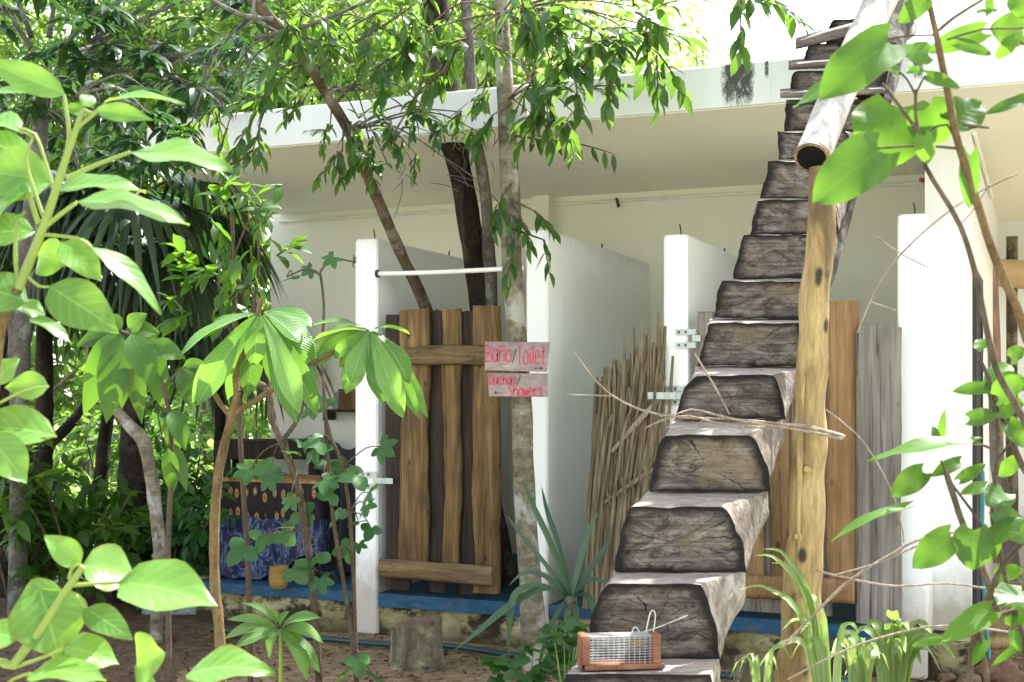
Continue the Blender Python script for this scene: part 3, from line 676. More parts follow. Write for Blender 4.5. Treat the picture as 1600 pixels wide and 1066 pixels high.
# ================================================================== railing: peeled post + bleached pole
rl = thing('stair_railing', 'peeled yellow post carrying a bleached white pole handrail beside the log steps', 'railing', V((at(1243, 0, 4.7).x, 4.7, 0)))
m = MB(); pd = 4.72
cl = [(1232, 1290, 42), (1243, 1066, 37), (1252, 960, 36), (1257, 850, 33), (1264, 720, 31), (1269, 600, 28), (1272, 480, 29), (1280, 400, 26), (1284, 320, 25), (1284, 262, 23)]
m.tube([at(x, y, pd) for x, y, _ in cl], [q*.84*pd/F for _, _, q in cl], 20, 0, .15, .035, seed=2., nf=7)
for (x, y, q) in ((1262, 735, 7), (1250, 840, 8)):   # knots
    m.tube([at(x, y, pd-.03), at(x+(x-1270)*.22, y-2, pd-.072)], [q*pd/F*1.5, q*pd/F*.6], 8, 0, .2)
m.tube([at(1246, 980, pd-.05), at(1250, 700, pd-.058), at(1258, 560, pd-.045)], [.006, .012, .004], 6, 0, .2, .05)
m.build('post', M['post'], rl)
m = MB(); rp = [at(1268, 247, 4.70), at(1318, 128, 5.05), at(1385, -18, 5.55), at(1440, -130, 6.0)]
m.tube(rp, [.066, .067, .070, .072], 18, 0, .05, .06, seed=6., nf=5, capmi=1)
a_ = (rp[0]-rp[1]).normalized(); o1 = MB()
m.tube([rp[0]-a_*.001, rp[0]+a_*.004], [.058, .05], 16, 1, .1)
m.tube([rp[0]-a_*.012, rp[0]+a_*.0015], [.0668, .064], 18, 2, .10)
m.build('rail', [M['rail'], M['railend'], M['batten']], rl)

# ================================================================== signs on the pale trunk
GL = {
 'B': [[(0, 0), (0, 1)], [(0, 1), (.8, .92), (.85, .65), (.1, .52)], [(.1, .52), (.95, .42), (.95, .1), (0, 0)]],
 'a': [[(.9, .7), (.3, .75), (0, .4), (.2, .02), (.7, .1), (.9, .5)], [(.9, .75), (.88, .1), (1, 0)]],
 'n': [[(0, 0), (0, .75)], [(0, .5), (.4, .75), (.85, .65), (.9, 0)]],
 'ñ': [[(0, 0), (0, .7)], [(0, .5), (.4, .7), (.85, .6), (.9, 0)], [(.05, .86), (.3, .98), (.6, .86), (.9, 1)]],
 'o': [[(.5, .75), (.05, .5), (.1, .1), (.5, 0), (.95, .2), (.9, .6), (.5, .75)]],
 'T': [[(0, .95), (1, 1)], [(.52, .97), (.48, 0)]], 'i': [[(.5, 0), (.5, .65)], [(.5, .85), (.52, .93)]],
 'l': [[(.5, 1), (.5, 0)]], 'e': [[(.05, .4), (.9, .42), (.75, .72), (.3, .72), (.03, .4), (.25, .03), (.9, .08)]],
 't': [[(.5, 1), (.48, .1), (.75, 0)], [(.05, .68), (.98, .72)]], 'D': [[(0, 0), (.05, 1)], [(0, 1), (.75, .85), (.98, .5), (.75, .12), (0, 0)]],
 'u': [[(0, .72), (.05, .12), (.45, 0), (.85, .2), (.88, .75)], [(.88, .4), (1, 0)]], 'c': [[(.9, .65), (.4, .75), (.05, .4), (.35, .02), (.92, .1)]],
 'h': [[(0, 1), (0, 0)], [(0, .45), (.45, .7), (.85, .55), (.9, 0)]], 's': [[(.9, .66), (.4, .76), (.1, .56), (.85, .25), (.5, 0), (.03, .08)]],
 'S': [[(.9, .88), (.4, 1), (.05, .75), (.85, .3), (.5, 0), (.03, .1)]], 'w': [[(0, .72), (.25, 0), (.5, .55), (.75, 0), (1, .72)]],
 'r': [[(.1, .7), (.12, 0)], [(.12, .45), (.5, .72), (.95, .62)]]}
def strokes(mb, lines, wd_, y):
    """painted strokes: thin raised ribbons in the sign's own frame (x right, z up)"""
    for ln in lines:
        P_, _ = spline([V((a, 0, b)) for a, b in ln], [1]*len(ln)) if len(ln) > 2 else ([V((a, 0, b)) for a, b in ln], 0)
        vs = []; 
        for i, p in enumerate(P_):
            t = (P_[min(i+1, len(P_)-1)]-P_[max(i-1, 0)]); t.normalize(); nn = V((-t.z, 0, t.x)); k = wd_*(.42+.16*mnoise.noise(p*160))
            for sg, yy in ((1, y), (-1, y)): vs.append(p+nn*k*sg+V((0, yy, 0)))
            vs.append(p-nn*k+V((0, y+.0015, 0))); vs.append(p+nn*k+V((0, y+.0015, 0)))
        fs = []
        for i in range(len(P_)-1):
            for k in range(4): fs.append((i*4+k, i*4+(k+1) % 4, i*4+4+(k+1) % 4, i*4+4+k))
        fs += [(3, 2, 1, 0), tuple((len(P_)-1)*4+k for k in range(4))]
        mb.add(vs, fs, 0, False)
SX, SDD = 8.886, 7.215
def sg(x, y, ox, oy): return ((x/SX-ox)*SDD/F, (oy-y/SX)*SDD/F)     # crop pixel -> sign frame metres
def word(txt, x0, x1, y0, y1, o):
    ls = []; n = sum(.45 if c in 'il' else 1 for c in txt); cw = (x1-x0)/n; x = x0
    for c in txt:
        k = .45 if c in 'il' else 1
        for ln in GL[c]:
            ls.append([sg(x+cw*k*(.08+.8*a), y1-(y1-y0)*b, *o) for a, b in ln])
        x += cw*k
    return ls
def sign(label, quad, words, slash, arrow, nails):
    cx = sum(q[0] for q in quad)/4/SX; cy_ = sum(q[1] for q in quad)/4/SX
    root = thing('wooden_sign', label, 'sign', at(740+cx, 520+cy_, SDD), 0, 'painted signs nailed to the pale trunk'); o = (cx, cy_)
    m = MB(); q = [sg(x, y, *o) for x, y in quad]; rings = []
    for k in range(15):
        f = k/14; t = V((*q[0], 0)).lerp(V((*q[1], 0)), f); b = V((*q[3], 0)).lerp(V((*q[2], 0)), f); j = .0015*mnoise.noise(V((f*9, cx, 0)))
        rings.append([V((t.x, -.010, t.y-.001+j)), V((b.x, -.010, b.y+.001+j)), V((b.x, -.008, b.y+j)), V((b.x, .010, b.y+j)), V((t.x, .010, t.y+j)), V((t.x, -.008, t.y+j))])
    m.loft(rings, 0, True, False); m.build('board', M['signboard'], root, local=True)
    m = MB()
    for wq in words: strokes(m, word(*wq, o), .0078, -.0118)
    m.build('lettering', M['redpaint'], root, local=True)
    m = MB(); strokes(m, [[sg(*p, *o) for p in slash]], .0062, -.0118); m.build('slash', M['teal'], root, local=True)
    m = MB(); strokes(m, [[sg(*arrow[0], *o), sg(*arrow[1], *o)]], .0045, -.0118); a, b = V((*sg(*arrow[0], *o), 0)), V((*sg(*arrow[1], *o), 0)); dx = (b-a).normalized()
    tip = b+dx*.006; ms = b-dx*.010
    m.add([V((tip.x, -.0121, tip.y)), V((ms.x, -.0121, ms.y+.0115)), V((ms.x, -.0121, ms.y-.0115)), V((tip.x, -.010, tip.y)), V((ms.x, -.010, ms.y+.0115)), V((ms.x, -.010, ms.y-.0115))], [(0, 1, 2), (5, 4, 3), (0, 3, 4, 1), (1, 4, 5, 2), (2, 5, 3, 0)], 0, False)
    m.build('arrow', M['teal'], root, local=True)
    for x, y in nails: m = MB(); p = sg(x, y, *o); m.tube([V((p[0], .06, p[1])), V((p[0], -.0115, p[1]))], .0028, 6); m.build('nail', M['dark'], root, local=True)
sign('upper grey board with red lettering for the toilet and an arrow pointing right', [(158, 124), (1064, 133), (1020, 545), (155, 522)],
     [('Baño', 165, 535, 175, 405), ('Toilet', 600, 1010, 185, 440)], [(592, 225), (536, 425)], [(835, 498), (950, 494)], [(560, 150), (700, 500)])
sign('lower grey board with red lettering for the showers and an arrow pointing left', [(190, 562), (1030, 566), (1040, 893), (215, 884)],
     [('Duchas', 212, 600, 585, 715), ('Showers', 485, 965, 728, 882)], [(655, 590), (600, 718)], [(375, 828), (290, 832)], [(560, 600), (720, 860)])

# ================================================================== wire rat trap
td = 4.215; tb = at(972, 1040, td)
trap = thing('wire_trap', 'small wire mesh rat trap with brown wooden ends on the lowest log step', 'trap', tb, math.radians(7))
u = td/F*1.0
def T(x, y, z): return V((x*u, y*u, z*u))          # local frame in photo pixels
m = MB(); m.box(-62*u, 64*u, -18*u, 24*u, -3*u, 5*u, bev=.002); m.build('base', M['trapwood'], trap, local=True)
for xa in (-66, 46):
    m = MB(); m.box(xa*u, (xa+12)*u, -17*u, 22*u, 5.2*u, 50*u, bev=.002)
    if xa < 0: m.box((xa-1.5)*u, xa*u-.0005, -15*u, 20*u, -3*u, 49*u)
    m.build('end_board', M['trapwood'], trap, local=True)
m = MB(); wr = .0007
for zz in range(10):
    z = 8+zz*4.2
    for y in (-15, 20): m.tube([T(-54, y, z), T(46, y, z)], wr, 4)
for k in range(12):
    x = -50+k*8.3
    m.tube([T(x, -15, 5), T(x, -15, 48), T(x, 20, 48), T(x, 20, 5)], wr, 4, caps=False) if False else [m.tube([a, b], wr, 4) for a, b in ((T(x, -15, 5), T(x, -15, 48)), (T(x, -15, 48), T(x, 20, 48)), (T(x, 20, 48), T(x, 20, 5)))]
for y in range(-15, 21, 5): m.tube([T(-54, y, 48), T(46, y, 48)], wr, 4)
m.build('wire_mesh', M['wire'], trap, local=True)
m = MB(); m.tube([T(38, 0, 50), T(42, 0, 70), T(46, 0, 83), T(51, 0, 84), T(53, 0, 74), T(50, 0, 52)], .0022, 6); m.tube([T(16, 0, 50), T(18, 2, 57), T(24, 4, 58), T(28, 2, 51)], .0018, 6); m.build('wire_loop', M['wire'], trap, local=True)
m = MB(); m.tube([T(30, 2, 50), T(58, 2, 58), T(106, 2, 76)], .0022, 6); m.build('lever', M['rail'], trap, local=True)
m = MB(); m.tube([T(8, 0, 36), T(20, 0, 34), T(34, 2, 26)], [.004, .007, .002], 6, 0, .3); m.tube([T(10, 2, 40), T(22, -2, 30)], [.002, .005], 6, 0, .3); m.build('bait', M['slab'], trap, local=True)

# ================================================================== dry branch lying across the steps, stumps
m = MB(); r = random.Random(12)
def twp(pts, d, ra, rb, **k): m.tube([at(x, y, d+dd) for x, y, dd in pts], [ra+(rb-ra)*i/(len(pts)-1) for i in range(len(pts))], 6, 0, .12, .05, nf=20, **k)
TD = 4.62
twp([(1320, 683, 0), (1265, 668, 0), (1215, 662, -.02), (1140, 655, 0), (1060, 652, .02), (1000, 640, 0), (955, 617, 0), (925, 588, 0), (905, 560, 0), (897, 550, 0)], TD, 0.0068, 0.0016)
twp([(1318, 681, .01), (1250, 664, .01), (1190, 668, 0), (1125, 662, 0), (1075, 650, 0), (1040, 655, 0), (1010, 668, 0)], TD-.01, 0.0061, 0.0032)
twp([(1316, 686, -.01), (1240, 670, 0), (1170, 660, -.03), (1110, 646, 0), (1080, 640, 0), (1055, 648, 0), (1030, 650, 0)], TD-.02, 0.0061, 0.0024)
twp([(960, 619, 0), (930, 618, .02), (900, 617, .04), (880, 614, .05), (872, 606, .06)], TD, 0.0027, 0.0012)
twp([(1140, 648, 0), (1120, 610, .02), (1085, 552, .03)], TD-.02, 0.0041, 0.0032)
twp([(1100, 655, 0), (1085, 664, -.02), (1040, 668, -.03)], TD-.02, 0.0034, 0.0016)
twp([(1320, 683, .01), (1290, 674, 0), (1240, 664, 0), (1210, 666, .02)], TD-.03, 0.0054, 0.0048)
o = m.build('dry_branch', M['twig'], None, at(1140, 660, TD)); tag(o, 'dry forked branch lying across a log step below the post', 'branch')

def stump(px, py, d, rpx, h, tilt, label, seed, mats=('stump', 'stumptop'), name='tree_stump', cat='stump', taper=.88):
    b = at(px, py, d); b.z = 0; R = rpx*d/F; m = MB(); rings = []; n = 22
    for k in range(9):
        f = k/8; rg = []
        for i in range(n):
            th = 2*math.pi*i/n; c_, s_ = math.cos(th), math.sin(th)
            rr = R*(1+(taper-1)*f)*(1+.10*(1-f)**3)*(1+.10*mnoise.noise(V((c_*1.3, s_*1.3, seed+f*.6)))+.05*mnoise.noise(V((c_*5, s_*5, seed+f*1.4))))
            rg.append(b+V((c_*rr, s_*rr, -.03+(h+.03)*f+(tilt*c_*R*f if f > .8 else 0)+(.006*mnoise.noise(V((c_*3, s_*3, seed))) if k == 8 else 0))))
        rings.append(rg)
    m.loft(rings, 0, False, True)
    n_ = len(rings[-1]); c0 = sum(rings[-1], V())/n_; inner = [p.lerp(c0, .12)+V((0, 0, .006)) for p in rings[-1]]
    m.add(rings[-1]+inner, [(i, (i+1) % n_, n_+(i+1) % n_, n_+i) for i in range(n_)], 0, True); m.add(inner+[c0+V((0, 0, .002))], [(i, (i+1) % n_, n_) for i in range(n_)], 1, False)
    o = m.build(name, [M[mats[0]], M[mats[1]]], None, b); tag(o, label, cat, ); return o
stump(651, 1034, 7.35, 44, .24, .16, 'mossy sawn tree stump on red soil in front of the left door', 3.1)
stump(1176, 1040, 5.9, 34, .33, .03, 'dark sawn stump between the log steps and the yellow post', 8.3)
stump(1281, 1200, 4.75, 20, .50, -.35, 'short split log end standing right behind the foot of the yellow post', 5.7, ('stairbark', 'stumptop'), 'log_end', 'log', .7)

# ================================================================== washing corner at the left end of the block
tc = B(bs(448, .35), .35, .27)
tab = thing('wash_table', 'simple wooden table hidden under a printed cloth', 'table', tc, -TH)
def tl_(x, y, z): return V((x, y, z))
TW, TDp, THt = .41, .27, .66
m = MB(); m.box(-TW, TW, -TDp, TDp, THt, THt+.03, bev=.004); m.build('tabletop', M['doordark'], tab, local=True)
for sx in (-1, 1):
    for sy in (-1, 1): m = MB(); m.box(sx*(TW-.05)-.02, sx*(TW-.05)+.02, sy*(TDp-.05)-.02, sy*(TDp-.05)+.02, 0, THt-.001); m.build('leg', M['doordark'], tab, local=True)
m = MB(); per = []; nn = 96
for i in range(nn):
    f = i/nn*4; sd = int(f); q = f-sd
    x, y = ((-1+2*q, -1), (1, -1+2*q), (1-2*q, 1), (-1, 1-2*q))[sd]; per.append((x*(TW+.012), y*(TDp+.012), i))
rings = [[V((x*.0, y*.0, THt+.0345)) for x, y, i in per], [V((x*.99, y*.99, THt+.0345)) for x, y, i in per]]
for k in range(1, 12):
    f = k/11; dr_ = []
    for x, y, i in per:
        wv = .030*f*math.sin(i*.95+math.sin(i*.3)*2)+.012*f*math.sin(i*2.3); ln = math.hypot(x, y)
        hem = (.60+.10*math.sin(i*.21)+(.14 if x < -.38 else 0)+.05*mnoise.noise(V((i*.2, 0, 0))))
        dr_.append(V((x*(1+wv/ln), y*(1+wv/ln), THt+.033-hem*f)))
    rings.append(dr_)
m.loft(rings, 0, False, True)
o = m.build('table_cloth', M['cloth'], None, None, local=True); o.location = tc-V((0, 0, .0)); o.rotation_euler = (0, 0, -TH); tag(o, 'blue and brown printed cloth draped over the table left of the door', 'tablecloth')
# pattern is keyed to height above the table foot: shift so that local z matches
for v_ in o.data.vertices: v_.co.z += .27
o.location.z -= .27
# shelf with bottle and box
sh = thing('wall_shelf', 'small dark shelf on the back wall left of the first pillar', 'shelf', B(bs(540, 2.0), 2.0, bz(540, 640, 2.0)), -TH)
m = MB(); m.box(-.22, .22, -.12, .095, -.02, 0, bev=.003); m.build('board', M['doordark'], sh, local=True)
for x in (-.16, .16): m = MB(); m.box(x-.012, x+.012, -.08, .095, -.09, -.0205); m.build('bracket', M['dark'], sh, local=True)
bt = thing('soap_bottle', 'pale plastic bottle on the small wall shelf', 'bottle', B(bs(527, 1.95), 1.95, bz(540, 640, 2.0)), -TH)
m = MB(); n = 12; rg = [(0, .03), (.004, .034), (.10, .034), (.125, .02), (.14, .012), (.15, .012)]
m.loft([[V((math.cos(6.283*i/n)*q, math.sin(6.283*i/n)*q, z)) for i in range(n)] for z, q in rg]); m.build('body', M['glassy'], bt, local=True)
m = MB(); m.tube([V((0, 0, .15)), V((0, 0, .175)), V((-.03, 0, .18))], [.014, .01, .005], 8); m.build('pump', M['plaster_clean'], bt, local=True)
bx = thing('wooden_box', 'small brown box standing on the wall shelf beside the bottle', 'box', B(bs(548, 1.95), 1.95, bz(540, 640, 2.0)), -TH)
m = MB(); m.box(-.08, .08, -.06, .06, 0, .15, bev=.004); m.build('body', M['doorwood'], bx, local=True); m = MB(); m.box(-.084, .084, -.064, .064, .151, .17, bev=.004); m.build('lid', M['doorwood'], bx, local=True)
# dark sheet hanging beside the pillar
m = MB(); n = 40; rg = []
for k in range(14):
    f = k/13; row = []
    for i in range(n+1):
        q = i/n; x = -.16+.32*q; row.append((x*(1+.1*f), .035*math.sin(q*19+f*2)*(.3+f)+.02*mnoise.noise(V((q*5, f*3, 1))), .93-.86*f+.03*math.sin(q*7)*(1-f)))
    rg.append(row)
vs = [V(p) for row in rg for p in row]; vb = [p+V((0, .006, 0)) for p in vs]; W = n+1; K = len(vs)
fs = [(k*W+i, k*W+i+1, (k+1)*W+i+1, (k+1)*W+i) for k in range(13) for i in range(n)]
m.add(vs+vb, fs+[tuple(K+q for q in reversed(f)) for f in fs]+[(i, i+K, i+1+K, i+1) for i in range(n)], 0, True)
o = m.build('hanging_sheet', M['blackcloth'], None, None, local=True); o.location = B(bs(533, .25), .25, .27); o.rotation_euler = (0, 0, -TH); tag(o, 'black sheet hanging beside the table against the first pillar', 'sheet')
# basket on the floor
bk = V((at(436, 0, 8.42).x, 8.42, .27)); m = MB(); n = 16; rg = [(0, .045), (.02, .06), (.07, .068), (.13, .06), (.145, .064), (.14, .055), (.03, .05)]
m.loft([[bk+V((math.cos(6.283*i/n)*q*(1+.03*(i % 2)), math.sin(6.283*i/n)*q*(1+.03*(i % 2)), z)) for i in range(n)] for z, q in rg]); o = m.build('woven_basket', M['basket'], None, bk); tag(o, 'little tan woven basket set before the printed cloth', 'basket')
# grey washing slab on the ground at the far left, dark bench further back
b0 = at(303, 905, 9.3); b0.z = 0
m = MB(); m.box(b0.x-.30, b0.x+.30, 9.0, 9.75, -.02, .26, bev=.02); o = m.build('concrete_slab', M['slabgrey'], None, b0); tag(o, 'low grey concrete slab on the soil left of the printed cloth', 'slab')
b0 = at(405, 700, 10.6); b0.z = 0
bn = thing('work_bench', 'dark wooden bench standing in the open behind the table', 'bench', b0)
m = MB(); m.box(b0.x-.30, b0.x+.55, 10.3, 10.8, 1.02, 1.17, bev=.01); m.build('top', M['doordark'], bn)
for sx in (-.22, .48):
    for sy in (10.36, 10.74): m = MB(); m.box(b0.x+sx-.03, b0.x+sx+.03, sy-.03, sy+.03, 0, 1.019); m.build('leg', M['doordark'], bn)

# ================================================================== things in the passage on the right
def leaner(px0, py0, px1, py1, d0, d1, w_, th, mat, label, seed):
    a, b = at(px0, py0, d0), at(px1, py1, d1); ax = (b-a); m = MB(); sd = V((1, -.35, 0)).normalized(); nn = sd.cross(ax.normalized()); rings = []
    for k in range(13):
        f = k/12; c = a+ax*f; j = 1+.06*mnoise.noise(V((f*6, seed, 0)))
        rings.append([c-sd*w_*j-nn*th, c+sd*w_*j-nn*th, c+sd*w_*j+nn*th, c-sd*w_*j+nn*th])
    m.loft(rings, 0, True, False); o = m.build('wooden_plank', mat, None, a); tag(o, label, 'plank', 'planks leaning in the side passage')
leaner(1585, 900, 1522, 478, 10.2, 9.3, .055, .02, M['greyplank'], 'dark grey plank leaning beside the end doorway', 1)
leaner(1560, 880, 1545, 420, 10.5, 10.4, .07, .02, wood_mat('pink_plank', (.3, .17, .13), (.45, .28, .22), (.55, .4, .33)), 'pinkish plank standing upright against the passage wall', 2)
m = MB(); m.box(*[B(0, 0, 0).x]*0 or (0, .001), 0, .001, 0, .001) if False else None
wn = thing('storage_rack', 'dark post with tan bundles in the side passage at the right edge', 'rack', at(1600, 880, 10.6)*V((1, 1, 0)))
q = wn.location
m = MB(); m.tube([q+V((-.1, 0, 0)), q+V((-.1, 0, 2.85))], [.05, .045], 8, 0, .1, .2); m.build('post', M['brownbark'], wn)
m = MB(); m.tube([q+V((-.35, -.05, 2.55)), q+V((.2, -.1, 2.50)), q+V((.7, -.1, 2.40))], [.115, .125, .12], 14, 0, .10, .05); m.build('bundle', plain('tan_bundle', (.5, .36, .2), .9), wn)
m = MB(); m.tube([B(3.615, .42, 1.12), B(3.66, .40, 1.10), B(3.66, .36, .75), B(3.68, .28, .32), B(3.70, .10, .05), B(3.60, -.22, .018), B(3.30, -.36, .016), B(2.9, -.38, .016)], .012, 8); 
pth = m; o = pth.build('garden_hose', M['hose'], None, B(3.68, .28, 0)); tag(o, 'turquoise hose running down past the right pillar', 'hose')
m = MB(); m.tube([at(x, y, d) for x, y, d in ((1640, 1003, 7.2), (1570, 1004, 7.2), (1530, 1006, 7.15))], .035, 10, 0, .08, .1); o = m.build('bamboo_pole', M['post'], None, at(1570, 1004, 7.2)); tag(o, 'thick yellow pole lying on the ground at the right edge', 'pole')
m = MB(); m.tube([V((at(x, y, d).x, d, .022)) for x, y, d in ((330, 985, 8.3), (430, 995, 8.1), (520, 1003, 7.95), (600, 1010, 7.8), (700, 1008, 7.75), (790, 1015, 7.5), (900, 1020, 7.3), (1150, 1020, 6.9))], .018, 8); o = m.build('water_hose', M['darkhose'], None, V((at(600, 0, 7.8).x, 7.8, 0))); tag(o, 'dark hose lying on the soil along the foot of the plinth', 'hose')
r = random.Random(4)
for i, (px, py, d, R) in enumerate(((1560, 1050, 6.9, .14), (1515, 1062, 6.8, .07), (1598, 1058, 6.6, .12), (1543, 1022, 7.3, .08), (1480, 1045, 6.9, .05))):
    m = MB(); c = at(px, py, d); c.z = R*.25; n = 14; rings = []
    for k in range(9):
        t = -math.pi/2+math.pi*(k+.01)/8.02; rings.append([c+V((math.cos(6.283*j/n)*math.cos(t), math.sin(6.283*j/n)*math.cos(t), math.sin(t)*.62))*R*(1+.35*mnoise.noise(V((math.cos(6.283*j/n)*math.cos(t), math.sin(6.283*j/n)*math.cos(t), math.sin(t)))*1.4+V((i*5, 0, 0)))) for j in range(n)])
    m.loft(rings); o = m.build('rock', M['rock'], None, V((c.x, c.y, 0)))
    tag(o, ['large reddish rock at the lower right corner', 'small reddish rock nearest the bottom edge', 'reddish rock at the extreme right edge', 'reddish rock beside the yellow pole', 'little reddish stone left of the rocks'][i], 'rock', 'red rocks by the passage')
# ================================================================== trees through and around the block
r = random.Random(21)
def tag_tree(name, label, loc, cat='tree', group=None): return thing(name, label, cat, loc, 0, group)
# pale straight trunk with the signs
td_ = 7.31; tr = tag_tree('slim_tree', 'slim pale barked tree carrying the two signs in front of the block', V((at(826, 0, td_).x, td_, 0)))
tp = [(836, 1035, 25), (830, 930, 20), (821, 800, 18.5), (815, 640, 18), (807, 520, 17.5), (800, 420, 17), (797, 300, 17), (790, 160, 15), (784, 20, 13.5), (780, -130, 12), (776, -300, 10)]
wm = MB(); tpts = [at(x, y, td_) for x, y, _ in tp]; tpts[0].z = -.02; tpts[-1].y = 7.2
wm.tube(tpts, [q*.9*td_/F for _, _, q in tp], 14, 0, .07, .06, seed=1.5, nf=5); wm.build('trunk', M['palebark'], tr)
def sprays(tree, trunkpts, specs, mat, wmat, r, L, W, upto=.35):
    lm, bm = MB(), MB()
    for (px, py, d, n, drx, drz, k) in specs:
        p = at(px, py, d); dirv = V((drx, r.uniform(-.5, .25), drz))
        # feed branch from the nearest trunk point somewhat above
        bp = min(trunkpts, key=lambda q: (q-p-V((0, 0, upto))).length)
        mid = bp.lerp(p, .55)+V((0, 0, .10))+rvec(r)*.05
        bm.tube([bp, mid, p], [.008, .0055, .0035], 6)
        for j in range(max(1, n//6)):
            cluster(lm, bm, p+rvec(r)*.05*min(j, 3), dirv*.8+rvec(r)*.8, 9, L*k, W*k, r, .38, .22*k)
    lm.merge(bm).build('foliage', [mat, wmat], tree)
SP = [(700, 30, 7.2, 22, -.6, -.2, 1), (740, 60, 7.0, 22, -.3, -.5, 1), (650, 60, 7.1, 22, -.8, -.3, 1), (690, 115, 7.1, 15, -.5, -.7, .9), (760, 130, 7.1, 14, -.4, -.9, .8),
      (850, 40, 6.9, 28, .6, -.4, 1.1), (880, 95, 6.8, 28, .5, -.7, 1.1), (905, 140, 6.8, 22, .3, -.9, 1.), (835, 120, 6.9, 20, .2, -.8, 1.), (925, 45, 6.8, 28, .7, -.4, 1.1), (965, 75, 6.7, 22, .6, -.6, 1.1),
      (1010, 40, 6.7, 22, .7, -.5, 1.1), (1030, 85, 6.7, 14, .5, -.8, 1.), (990, 10, 6.7, 22, .8, 0, 1.1), (1150, -5, 6.5, 22, .7, -.4, 1.1), (1195, -12, 6.5, 14, .6, -.5, 1.1), (820, -10, 7, 22, .2, -.2, 1.1), (870, -5, 6.9, 22, .2, -.3, 1.1),
      (560, 25, 7.1, 22, -.8, -.2, 1), (610, 95, 7.1, 12, -.7, -.4, .9), (895, 175, 6.8, 14, .1, -1, .9), (855, 160, 6.9, 14, -.1, -1, .9)]
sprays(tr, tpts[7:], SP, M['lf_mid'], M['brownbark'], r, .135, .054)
# leaves hanging on the lower trunk, and the long side twig
lm, bm = MB(), MB()
for (px, py, n, dx, dz) in ((785, 305, 12, -.3, -.9), (812, 335, 12, .4, -.9), (800, 395, 8, -.2, -.8), (795, 330, 8, .1, -1), (850, 375, 7, .2, -1), (835, 330, 7, .8, -.5), (770, 180, 12, -.6, -.7), (822, 170, 8, .5, -.8)):
    p = at(px, py, 7.2); bm.tube([at(799, py-18, td_-.05), p], [.008, .004], 5); cluster(lm, bm, p, V((dx, -.3, dz)), n, .115, .04, r, .6, .15)
tw = [at(805, 212, 7.2), at(850, 218, 7.1), at(905, 225, 7.05), at(958, 240, 7.0)]; bm.tube(tw, [.010, .007, .005, .002], 6, 0, 0, .1)
P_, _ = spline(tw, [1]*4, .06)
for i, p in enumerate(P_[2:]):
    small_leaf(lm, p, V((r.uniform(-.3, .6), r.uniform(-.6, .2), -1)), V((r.uniform(-1, 1), -1, .2)), r.uniform(.08, .12), .032, 0, .1)
    if i > 12: small_leaf(lm, p, V((.7, r.uniform(-.6, .6), .2)), V((0, -.4, 1)), .10, .035)
lm.merge(bm).build('hanging_foliage', [M['lf_mid'], M['brownbark']], tr)

lm, bm = MB(), MB(); crown(lm, bm, at(1330, -360, 5.9), (1.15, 1.05, .42), 170, 8, .135, .055, r, tpts[-1], 5); lm.merge(bm).build('crown', [M['lf_mid'], M['brownbark']], tr)  # crown out of view, added to shade the log steps
# brown leaning trunk
lt = tag_tree('leaning_tree', 'brown trunk leaning left out of the left stall and over the roof edge', V((at(690, 0, 8.5).x, 8.5, .27)))
lp_ = [(800, 930, 8.8, 17), (750, 700, 8.65, 16), (664, 478, 8.33, 15), (628, 400, 8.1, 14), (600, 335, 7.85, 14), (570, 265, 7.6, 13.5), (545, 205, 7.4, 14), (510, 145, 7.25, 14), (478, 95, 7.1, 14), (445, 55, 7.0, 15), (405, 10, 6.9, 15), (350, -60, 6.8, 13), (280, -150, 6.7, 11)]
lpts = [at(x, y, d) for x, y, d, _ in lp_]; lpts[0].z = .26
m = MB(); m.tube(lpts, [q*d/F*.63 for _, _, d, q in lp_], 12, 0, .10, .06, seed=4., nf=7); m.build('trunk', M['brownbark'], lt)
m = MB()
def br(pts, ra, rb): m.tube([at(*p) for p in pts], [ra+(rb-ra)*i/(len(pts)-1) for i in range(len(pts))], 7, 0, .1, .08)
br([(400, 58, 6.9), (455, 48, 6.9), (520, 25, 6.9), (590, -5, 6.9)], .014, .008); br([(490, 107, 7.2), (545, 72, 7.1), (600, 40, 7.1), (650, 5, 7.0)], .012, .006)
br([(528, 158, 7.3), (565, 120, 7.2), (610, 92, 7.1), (640, 80, 7.1)], .010, .004); br([(425, 30, 6.9), (380, 25, 6.8), (330, 0, 6.7)], .016, .01); br([(450, 60, 7), (400, 30, 6.8), (398, 0, 6.8)], .012, .008)
br([(664, 100, 7.2), (655, 140, 7.2), (632, 180, 7.2), (612, 215, 7.2)], .012, .005); br([(660, 150, 7.2), (650, 190, 7.2)], .006, .003)
br([(600, 190, 7.3), (650, 215, 7.3), (700, 250, 7.35), (750, 285, 7.4), (790, 330, 7.4)], .006, .003)
for i in range(22):
    x, y = r.uniform(620, 780), r.uniform(185, 300); a = r.uniform(0, 6.28); L_ = r.uniform(20, 60)
    br([(x, y, 7.35), (x+L_*.5*math.cos(a)+5, y+L_*.5*math.sin(a), 7.35), (x+L_*math.cos(a), y+L_*math.sin(a)+6, 7.35)], .003, .0015)
m.build('branch', M['greybark'], lt)
